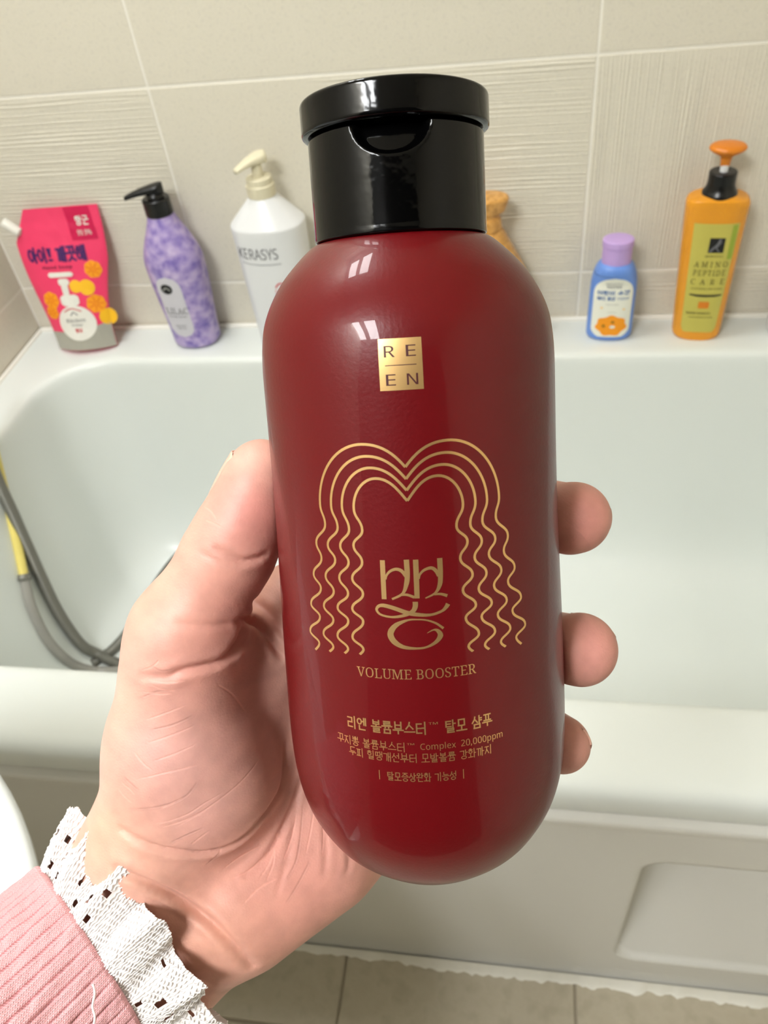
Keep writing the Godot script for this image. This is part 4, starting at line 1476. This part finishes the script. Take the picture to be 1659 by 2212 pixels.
func hand_mesh(skin_uv: Callable, creases: Array, tints: Array, origin: Vector3) -> ArrayMesh:
	var lo := Vector3(1e3, 1e3, 1e3)
	var hi := -lo
	for i in q_a.size():
		var r := maxf(q_r[i], q_r[i] + q_dr[i]) + 0.004
		for p in [q_a[i], q_a[i] + q_ba[i]]:
			lo = lo.min(p - Vector3.ONE * r)
			hi = hi.max(p + Vector3.ONE * r)
	var nb := Vector3i(((hi - lo) / (CELL * 8.0)).ceil())
	var n := nb * 8 + Vector3i.ONE
	var sx := 1
	var sy := n.x
	var sz := n.x * n.y
	var val := PackedFloat32Array()
	val.resize(n.x * n.y * n.z)
	val.fill(9.0)
	var blocks := []
	var lists := []
	for bz in nb.z:
		for by in nb.y:
			for bx in nb.x:
				var c := lo + (Vector3(bx, by, bz) * 8.0 + Vector3(4, 4, 4)) * CELL
				var list := near(c, 0.03)
				var d := field(c, list)
				if absf(d) > CELL * 8.0:
					continue
				blocks.append(Vector3i(bx, by, bz))
				lists.append(list)
				for z in 9:
					for y in 9:
						var row := (bx * 8) + (by * 8 + y) * sy + (bz * 8 + z) * sz
						for x in 9:
							if val[row + x] == 9.0:
								val[row + x] = field(lo + Vector3(bx * 8 + x, by * 8 + y, bz * 8 + z) * CELL, list)
	var vid := PackedInt32Array()
	vid.resize(val.size())
	vid.fill(-1)
	var v := PackedVector3Array()
	var vb := PackedInt32Array()
	var cells := PackedInt32Array()
	var corner := [0, sx, sy, sx + sy, sz, sz + sx, sz + sy, sz + sx + sy]
	var edges := [[0, 1], [2, 3], [4, 5], [6, 7], [0, 2], [1, 3], [4, 6], [5, 7], [0, 4], [1, 5], [2, 6], [3, 7]]
	var offs := [Vector3(0, 0, 0), Vector3(1, 0, 0), Vector3(0, 1, 0), Vector3(1, 1, 0), Vector3(0, 0, 1), Vector3(1, 0, 1), Vector3(0, 1, 1), Vector3(1, 1, 1)]
	for bi in blocks.size():
		var b: Vector3i = blocks[bi]
		for z in 8:
			for y in 8:
				for x in 8:
					var i := (b.x * 8 + x) + (b.y * 8 + y) * sy + (b.z * 8 + z) * sz
					var neg := 0
					for k in 8:
						if val[i + corner[k]] < 0.0:
							neg += 1
					if neg == 0 or neg == 8:
						continue
					var sum := Vector3.ZERO
					var cnt := 0
					for e in edges:
						var a := val[i + corner[e[0]]]
						var c := val[i + corner[e[1]]]
						if (a < 0.0) != (c < 0.0):
							sum += (offs[e[0]] as Vector3).lerp(offs[e[1]], a / (a - c))
							cnt += 1
					vid[i] = v.size()
					v.append(lo + (Vector3(b.x * 8 + x, b.y * 8 + y, b.z * 8 + z) + sum / cnt) * CELL)
					vb.append(bi)
					cells.append(i)
	var idx := PackedInt32Array()
	var dirs := [[sx, sy, sz], [sy, sz, sx], [sz, sx, sy]]
	for i in cells:
		for d in dirs:
			var a := val[i]
			var c := val[i + d[0]]
			if (a < 0.0) == (c < 0.0):
				continue
			var w: int = i - d[1]
			var u: int = i - d[2]
			var o: int = i - d[1] - d[2]
			if o < 0 or vid[w] < 0 or vid[u] < 0 or vid[o] < 0:
				continue
			if a < 0.0:
				idx.append_array([vid[i], vid[o], vid[w], vid[i], vid[u], vid[o]])
			else:
				idx.append_array([vid[i], vid[w], vid[o], vid[i], vid[o], vid[u]])
	# one round of subdivision, every point drawn onto the surface
	var mids := {}
	var fine := PackedInt32Array()
	for t in range(0, idx.size(), 3):
		var m := [0, 0, 0]
		for e in 3:
			var a := idx[t + e]
			var b := idx[t + (e + 1) % 3]
			var key := mini(a, b) * 4194304 + maxi(a, b)
			if not mids.has(key):
				mids[key] = v.size()
				v.append((v[a] + v[b]) * 0.5)
				vb.append(vb[a])
			m[e] = mids[key]
		fine.append_array([idx[t], m[0], m[2], m[0], idx[t + 1], m[1], m[2], m[1], idx[t + 2], m[0], m[1], m[2]])
	var col := PackedColorArray()
	var uv := PackedVector2Array()
	col.resize(v.size())
	uv.resize(v.size())
	for i in v.size():
		var list: PackedInt32Array = lists[vb[i]]
		var p := v[i]
		var nn := field_normal(p, list)
		p -= nn * field(p, list)
		uv[i] = skin_uv.call(p)
		var push := 0.0
		for c in creases:
			if (p - c[3]).length_squared() > c[4] * c[4]:
				continue
			var best := 1e3
			var pts: PackedVector3Array = c[0]
			var along := 0.0
			for k in pts.size() - 1:
				var pa := p - pts[k]
				var ba := pts[k + 1] - pts[k]
				var h := clampf(pa.dot(ba) / maxf(ba.length_squared(), 1e-12), 0.0, 1.0)
				var dd := (pa - ba * h).length_squared()
				if dd < best:
					best = dd
					along = (k + h) / (pts.size() - 1)
			best = sqrt(best)
			var fade := sin(PI * clampf(along * 0.92 + 0.04, 0.0, 1.0))
			push += (-exp(-pow(best / c[2], 2.0)) + 0.22 * exp(-pow((best - c[2] * 2.2) / (c[2] * 1.2), 2.0))) * c[1] * sqrt(maxf(fade, 0.0))
		var colour: Vector3 = Vector3(0.80, 0.475, 0.36)
		for q in tints:
			var w := exp(-(p - q[0]).length_squared() / (q[1] * q[1]))
			colour = colour.lerp(q[2], clampf(w * q[3], 0.0, 1.0))
		col[i] = Color(colour.x * 0.97, colour.y * 0.875, colour.z * 0.91)
		v[i] = p + nn * push - origin
	return finish(v, fine, uv, col)

func crease(points: Array, depth_mm: float, width_mm: float) -> Array:
	var flat := catmull(points, 4)
	var pts := PackedVector3Array()
	var c := Vector3.ZERO
	for p in flat:
		pts.append(skin_at(p.x, p.y))
		c += pts[pts.size() - 1] / flat.size()
	var r := 0.0
	for p in pts:
		r = maxf(r, p.distance_to(c))
	return [pts, depth_mm * 0.001, width_mm * 0.001, c, r + width_mm * 0.004]

func person() -> void:
	hand_bones()
	var wrist := at(365, 1940, 0.213)
	var t := thing("person", "left hand in a pink ribbed sleeve with white lace cuff, holding the red bottle", "person", wrist)
	# axes of the palm, for the pattern of its skin
	var along := (at(790, 1440, 0.22) - wrist).normalized()
	var across := (at(640, 1330, 0.212) - at(905, 1715, 0.222))
	across = (across - along * across.dot(along)).normalized()
	var skin_uv := func(p: Vector3) -> Vector2:
		var q := p - wrist
		return Vector2(q.dot(along) / 0.2 + 0.3, q.dot(across) / 0.2 + 0.5)
	var creases := [
		crease([Vector2(466, 1188), Vector2(500, 1205), Vector2(525, 1213), Vector2(556, 1208), Vector2(575, 1198)], 0.75, 0.9),
		crease([Vector2(430, 1190), Vector2(470, 1212), Vector2(520, 1228)], 0.25, 0.7),
		crease([Vector2(308, 1461), Vector2(361, 1463), Vector2(392, 1451), Vector2(468, 1433), Vector2(508, 1408), Vector2(532, 1392)], 1.0, 1.0),
		crease([Vector2(380, 1345), Vector2(430, 1352), Vector2(480, 1350), Vector2(520, 1340)], 0.35, 1.0),
		crease([Vector2(520, 1338), Vector2(548, 1342), Vector2(572, 1362), Vector2(592, 1392), Vector2(610, 1418)], 1.9, 1.1),
		crease([Vector2(548, 1300), Vector2(575, 1322), Vector2(596, 1350), Vector2(612, 1372)], 1.1, 1.2),
		crease([Vector2(500, 1412), Vector2(518, 1388), Vector2(528, 1352)], 1.6, 1.6),
		crease([Vector2(262, 1792), Vector2(300, 1816), Vector2(336, 1831), Vector2(384, 1841), Vector2(432, 1845), Vector2(488, 1833), Vector2(539, 1800), Vector2(594, 1729), Vector2(612, 1684), Vector2(617, 1608)], 1.1, 0.9),
		crease([Vector2(650, 1684), Vector2(635, 1734), Vector2(615, 1782), Vector2(594, 1823), Vector2(567, 1861), Vector2(531, 1890)], 0.75, 0.8),
		crease([Vector2(648, 1700), Vector2(636, 1770), Vector2(622, 1850), Vector2(598, 1930)], 0.3, 0.7),
		crease([Vector2(700, 1780), Vector2(705, 1840), Vector2(700, 1890)], 0.3, 0.8),
		crease([Vector2(745, 1810), Vector2(755, 1860), Vector2(748, 1890)], 0.3, 0.8),
		crease([Vector2(255, 1880), Vector2(290, 1898), Vector2(363, 1931), Vector2(441, 1983), Vector2(498, 2038), Vector2(545, 2088)], 1.7, 1.2),
		crease([Vector2(270, 1920), Vector2(330, 1945), Vector2(400, 1990), Vector2(450, 2035)], 0.35, 1.2)]
	var P := Vector3(0.80, 0.40, 0.32)
	var tints := [
		[skin_at(545, 1110), 0.011, Vector3(0.78, 0.34, 0.28), 0.8],
		[skin_at(560, 990), 0.006, Vector3(0.84, 0.52, 0.4), 0.6],
		[skin_at(1270, 1120), 0.013, Vector3(0.78, 0.36, 0.29), 0.9],
		[skin_at(1290, 1400), 0.014, Vector3(0.8, 0.38, 0.31), 0.9],
		[skin_at(1250, 1605), 0.012, Vector3(0.78, 0.4, 0.32), 0.8],
		[skin_at(400, 1640), 0.018, Vector3(0.68, 0.4, 0.345), 0.75],
		[skin_at(440, 1780), 0.012, Vector3(0.68, 0.41, 0.35), 0.55],
		[skin_at(420, 1440), 0.012, Vector3(0.8, 0.4, 0.32), 0.6],
		[skin_at(330, 1280), 0.01, Vector3(0.83, 0.53, 0.39), 0.5],
		[skin_at(560, 1920), 0.022, P, 0.75],
		[skin_at(700, 1880), 0.02, Vector3(0.78, 0.385, 0.3), 0.7],
		[skin_at(520, 1310), 0.012, Vector3(0.74, 0.34, 0.27), 0.6],
		[skin_at(225, 1800), 0.014, Vector3(0.8, 0.5, 0.345), 0.8],
		[skin_at(450, 2060), 0.016, Vector3(0.72, 0.4, 0.28), 0.8],
		[skin_at(262, 1500), 0.008, Vector3(0.83, 0.54, 0.4), 0.7]]
	part("hand", hand_mesh(skin_uv, creases, tints, wrist), skin_material(skin_uv), t)
	nails(t, wrist)
	sleeve(t, wrist)

func stamp_line(im: Image, pts: PackedVector2Array, r: float, amount: float) -> void:
	# darkens (or lightens) a thin line; its ends fade
	for k in pts.size() - 1:
		var a := pts[k]
		var b := pts[k + 1]
		var steps := int(a.distance_to(b) / 0.8) + 1
		for s in steps:
			var c := a.lerp(b, float(s) / steps)
			var f := sin(PI * clampf((k + float(s) / steps) / (pts.size() - 1) * 0.94 + 0.03, 0.0, 1.0)) * (0.75 + 0.25 * sin(c.x * 0.9 + c.y * 0.7))
			for y in range(int(c.y - r - 1), int(c.y + r + 2)):
				for x in range(int(c.x - r - 1), int(c.x + r + 2)):
					if x < 0 or y < 0 or x >= im.get_width() or y >= im.get_height():
						continue
					var w := exp(-Vector2(x - c.x, y - c.y).length_squared() / (r * r)) * amount * f * 0.4
					var o := im.get_pixel(x, y)
					im.set_pixel(x, y, Color(clampf(o.r + w, 0, 1), clampf(o.g + w, 0, 1), clampf(o.b + w, 0, 1)))

func skin_material(skin_uv: Callable) -> StandardMaterial3D:
	var m := std(Color(1, 1, 1), 0.5)
	m.vertex_color_use_as_albedo = true
	m.subsurf_scatter_enabled = true
	m.subsurf_scatter_strength = 0.07
	m.metallic_specular = 0.45
	var size := 2048
	var f := FastNoiseLite.new()
	f.seed = 71
	f.noise_type = FastNoiseLite.TYPE_CELLULAR
	f.cellular_return_type = FastNoiseLite.RETURN_DISTANCE2_SUB
	f.frequency = 0.13
	f.fractal_octaves = 2
	var height := f.get_image(size, size, false, false, false)
	height.convert(Image.FORMAT_L8)
	height.adjust_bcs(0.85, 0.4, 1.0)
	# fine mottling of the colour
	var f3 := FastNoiseLite.new()
	f3.seed = 73
	f3.frequency = 0.022
	f3.fractal_octaves = 5
	var tone := f3.get_image(1024, 1024, false, false, true)
	tone.convert(Image.FORMAT_RGB8)
	tone.adjust_bcs(1.0, 0.05, 1.0)
	tone.adjust_bcs(1.9, 1.0, 1.0)
	# thin skin lines of the palm: each through points seen in the photograph
	var thin := [
		[316, 1555, 360, 1540, 402, 1524], [328, 1577, 375, 1566, 417, 1547], [321, 1605, 380, 1585, 420, 1568],
		[330, 1645, 380, 1628, 425, 1608], [296, 1684, 360, 1669, 432, 1653], [280, 1748, 350, 1742, 400, 1722, 427, 1690],
		[346, 1747, 375, 1735, 398, 1722], [331, 1782, 400, 1762, 443, 1735, 483, 1712], [349, 1788, 400, 1772, 443, 1752],
		[370, 1820, 410, 1802, 438, 1790], [412, 1826, 432, 1810, 453, 1795], [375, 1790, 450, 1745, 520, 1690, 560, 1640],
		[262, 1690, 280, 1705, 292, 1718], [268, 1680, 284, 1695, 298, 1707], [256, 1705, 270, 1722, 285, 1735], [290, 1625, 310, 1650, 330, 1665],
		[455, 1858, 472, 1846, 480, 1838], [445, 1870, 465, 1852, 478, 1842], [560, 1900, 580, 1870, 594, 1835], [575, 1905, 590, 1868, 592, 1838],
		[640, 1760, 630, 1810, 610, 1865], [655, 1740, 650, 1800, 640, 1860, 620, 1900], [690, 1740, 698, 1790, 696, 1850], [680, 1735, 672, 1790, 660, 1850],
		[470, 1480, 500, 1500, 530, 1540], [590, 1395, 596, 1405, 600, 1410], [320, 1470, 360, 1475, 400, 1470], [330, 1480, 350, 1490, 380, 1492], [310, 1495, 350, 1500, 372, 1498],
		[300, 1510, 340, 1495, 370, 1493], [440, 1095, 455, 1105, 470, 1125], [445, 1125, 460, 1130, 480, 1140], [300, 1450, 330, 1440, 345, 1425], [330, 1440, 350, 1450, 380, 1445],
		[300, 1900, 360, 1915, 420, 1950], [480, 1880, 520, 1850, 560, 1830], [500, 1900, 540, 1880, 580, 1840], [620, 1950, 650, 1900, 670, 1860], [520, 1960, 560, 1920, 600, 1900]]
	var n := 0
	for line in thin:
		var pts := PackedVector2Array()
		for i in range(0, line.size(), 2):
			var q: Vector2 = skin_uv.call(skin_at(line[i], line[i + 1]))
			pts.append(q * size)
		var arr := []
		for p in pts:
			arr.append(p)
		var c := catmull(arr, 6)
		stamp_line(height, c, 2.2, -0.3)
		var half := PackedVector2Array()
		for p in c:
			half.append(p * 0.5)
		stamp_line(tone, half, 1.1, 0.15 if n % 4 != 1 else -0.05)
		n += 1
	m.albedo_texture = ImageTexture.create_from_image(tone)
	bump(m, ImageTexture.create_from_image(height), 0.02)
	return m

func nail(t: Node3D, origin: Vector3, c: Vector3, axis: Vector3, back: Vector3, r: float, length: float, spread: float) -> void:
	axis = axis.normalized()
	back = (back - axis * back.dot(axis)).normalized()
	var side := axis.cross(back)
	var rows := []
	for layer in 2:
		for j in 13:
			var s := j / 12.0 if layer == 0 else 1.0 - j / 12.0
			var row := PackedVector3Array()
			var w := spread * sqrt(clampf(1.0 - pow(absf(s - 0.45) / 0.6, 4.0), 0.02, 1.0))
			for i in 17:
				var a := (i / 8.0 - 1.0) * w
				var rad := r * (1.0 - 0.14 * s * s) - layer * 0.0005
				row.append(c + axis * (s - 0.5) * length + (back * cos(a) + side * sin(a)) * rad - origin)
			rows.append(row)
	rows.append(rows[0])
	part("fingernail", grid(rows, false, true), M.nail, t)

func nails(t: Node3D, o: Vector3) -> void:
	var cr := cam_right
	var cd := cam_down
	var cf := cam_fwd
	nail(t, o, at(541, 1052, 0.1848), at(566, 1016, 0.1845) - at(510, 1150, 0.187), -cr * 1.0 - cd * 0.4 - cf * 0.12, 0.0084, 0.0125, 0.8)
	nail(t, o, at(1243, 1117, 0.1885), at(1242, 1117, 0.1875) - at(1125, 1095, 0.21), cr * 0.5 - cd * 0.1 + cf * 1.0, 0.0076, 0.011, 0.7)
	nail(t, o, at(1253, 1402, 0.1895), at(1254, 1403, 0.1885) - at(1170, 1385, 0.212), cr * 0.55 - cd * 0.75 + cf * 0.55, 0.0085, 0.0115, 0.75)
	nail(t, o, at(1213, 1607, 0.196), at(1213, 1608, 0.195) - at(1150, 1570, 0.216), cr * 0.5 - cd * 0.3 + cf * 1.0, 0.0068, 0.0105, 0.7)

func sleeve(t: Node3D, o: Vector3) -> void:
	var e1 := arm_axis()
	var e2 := (cam_right * 0.63 + cam_down * 0.78).normalized()
	e2 = (e2 - e1 * e2.dot(e1)).normalized()
	var e3 := e1.cross(e2)
	if e3.dot(cam_fwd) > 0.0:
		e3 = -e3
	var c := at(340, 1962, 0.2135) - e1 * 0.0188
	var nz := FastNoiseLite.new()
	nz.seed = 81
	nz.frequency = 1.0
	var ribs := 58
	var n := ribs * 14
	var ring := func(s: float, grow: float, rib: float) -> PackedVector3Array:
		# s: metres from the cuff edge towards the elbow
		var row := PackedVector3Array()
		for i in n:
			var a := TAU * i / n
			var ph := fposmod(float(i) / 14.0, 1.0)
			var g := -0.0008 * exp(-pow((ph - 0.5) / 0.075, 2.0))
			var w := (0.15 + 0.85 * smoothstep(0.0, 0.03, s)) * 0.0016 * nz.get_noise_3d(cos(a) * 1.6, sin(a) * 1.6, s * 42.0) + 0.0008 * nz.get_noise_3d(cos(a) * 4.0, sin(a) * 4.0, s * 90.0 + 7.0)
			var k := grow + g * rib * (0.35 + 0.65 * smoothstep(0.0, 0.004, s)) + w
			row.append(c - e1 * (s + 0.003 * cos(a) * exp(-maxf(s, 0.0) / 0.06)) + e2 * cos(a) * (0.0302 + k + s * 0.06) + e3 * sin(a) * (0.0255 + k + s * 0.06) - o)
		return row
	var rows := [ring.call(0.008, -0.0032, 0.0), ring.call(0.001, -0.003, 0.0), ring.call(-0.0004, -0.0022, 0.2), ring.call(-0.0009, -0.0012, 0.5), ring.call(-0.0006, -0.0004, 0.7)]
	var s := 0.0
	while s < 0.11:
		rows.append(ring.call(s, 0.0, 1.0))
		s += 0.0004
	part("sleeve", grid(rows, true, false, Vector2(ribs * 4.0, 90.0)), M.knit, t, "pink ribbed knit sleeve")
	# lace frill: a pierced ground with yarns laid along it
	var waves := 13
	var nu := 560
	var nv := 22
	var lace_at := func(u: float, v: float, lift: float) -> Vector3:
		var a := TAU * u
		var ph := a * waves + 0.9 * sin(a * 3.0)
		var fr := sin(ph) * 0.003 * v + 0.0008 * sin(a * 31.0) * v + 0.0008 * nz.get_noise_3d(cos(a) * 7.0, sin(a) * 7.0, v * 2.0) * v
		var flare := -0.0056 + 0.008 * pow(v, 0.55) + fr + lift
		var reach := 0.0172 * (1.0 + 0.05 * cos(ph * 1.0) + 0.08 * nz.get_noise_2d(cos(a) * 3.0 + 5.0, sin(a) * 3.0))
		return c + e1 * (reach * v - 0.002 - 0.003 * cos(a)) + e2 * (cos(a) * (0.0302 + flare) - 0.0012) + e3 * (sin(a) * (0.0256 + flare) + 0.0012) - o
	var hole := func(u: int, v: int) -> bool:
		if v < 4 or v > 17:
			return false
		var row := (v - 4) / 4
		var inrow := (v - 4) % 4
		if inrow == 0 or inrow == 3 and row != 1:
			return false
		var cellu := (u + row * 9) / 18
		var h := fposmod(sin(cellu * 12.9898 + row * 78.233) * 43758.5453, 1.0)
		return (u + row * 9) % 18 < 1 + int(h * 4.0) and h > 0.58
	var v := PackedVector3Array()
	var idx := PackedInt32Array()
	for j in nv + 1:
		for i in nu:
			v.append(lace_at.call(float(i) / nu, float(j) / nv, 0.0))
	for j in nv:
		for i in nu:
			if hole.call(i, j):
				continue
			var a := j * nu + i
			var b := j * nu + (i + 1) % nu
			idx.append_array([a, b, a + nu, b, b + nu, a + nu])
	var lace := part("lace_cuff", finish(v, idx), M.lace, t, "gathered white crochet lace cuff")
	var yarn := []
	for i in range(0, nu, 2):
		var run := PackedVector3Array()
		var rad := PackedFloat32Array()
		for j in nv * 2 + 1:
			var vv := float(j) / (nv * 2)
			var open: bool = hole.call(i, mini(j / 2, nv - 1)) and (i % 18 != 4)
			if not open:
				var side := 0.3 * sin(j * 1.7 + i * 0.6) + 0.9 * nz.get_noise_2d(i * 0.4, j * 0.35)
				run.append(lace_at.call((i + side) / nu, vv, 0.0002 + 0.0002 * sin(j * 1.6 + i) + 0.0003 * nz.get_noise_2d(i * 0.7 + 40.0, j * 0.3)))
				rad.append(0.00021 + 0.00006 * sin(j * 2.3 + i * 1.1))
			if (open or j == nv * 2) and run.size() > 2:
				yarn.append(tube(run, rad, 5))
			if open:
				run = PackedVector3Array()
				rad = PackedFloat32Array()
	var y := part("lace_yarn", join(yarn), M.lace, lace)
	y.set_meta("kind", "stuff")
	# a loose thread on the sleeve
	var th := PackedVector3Array()
	for q in [Vector3(201, 2126, 0.1745), Vector3(205, 2146, 0.1735), Vector3(200, 2174, 0.172), Vector3(205, 2196, 0.171), Vector3(201, 2225, 0.1695)]:
		th.append(at(q.x, q.y, q.z) - o)
	var arr := []
	for p in th:
		arr.append(p)
	part("loose_thread", tube(catmull3(arr, 6), 0.0003, 6), M.thread, t)
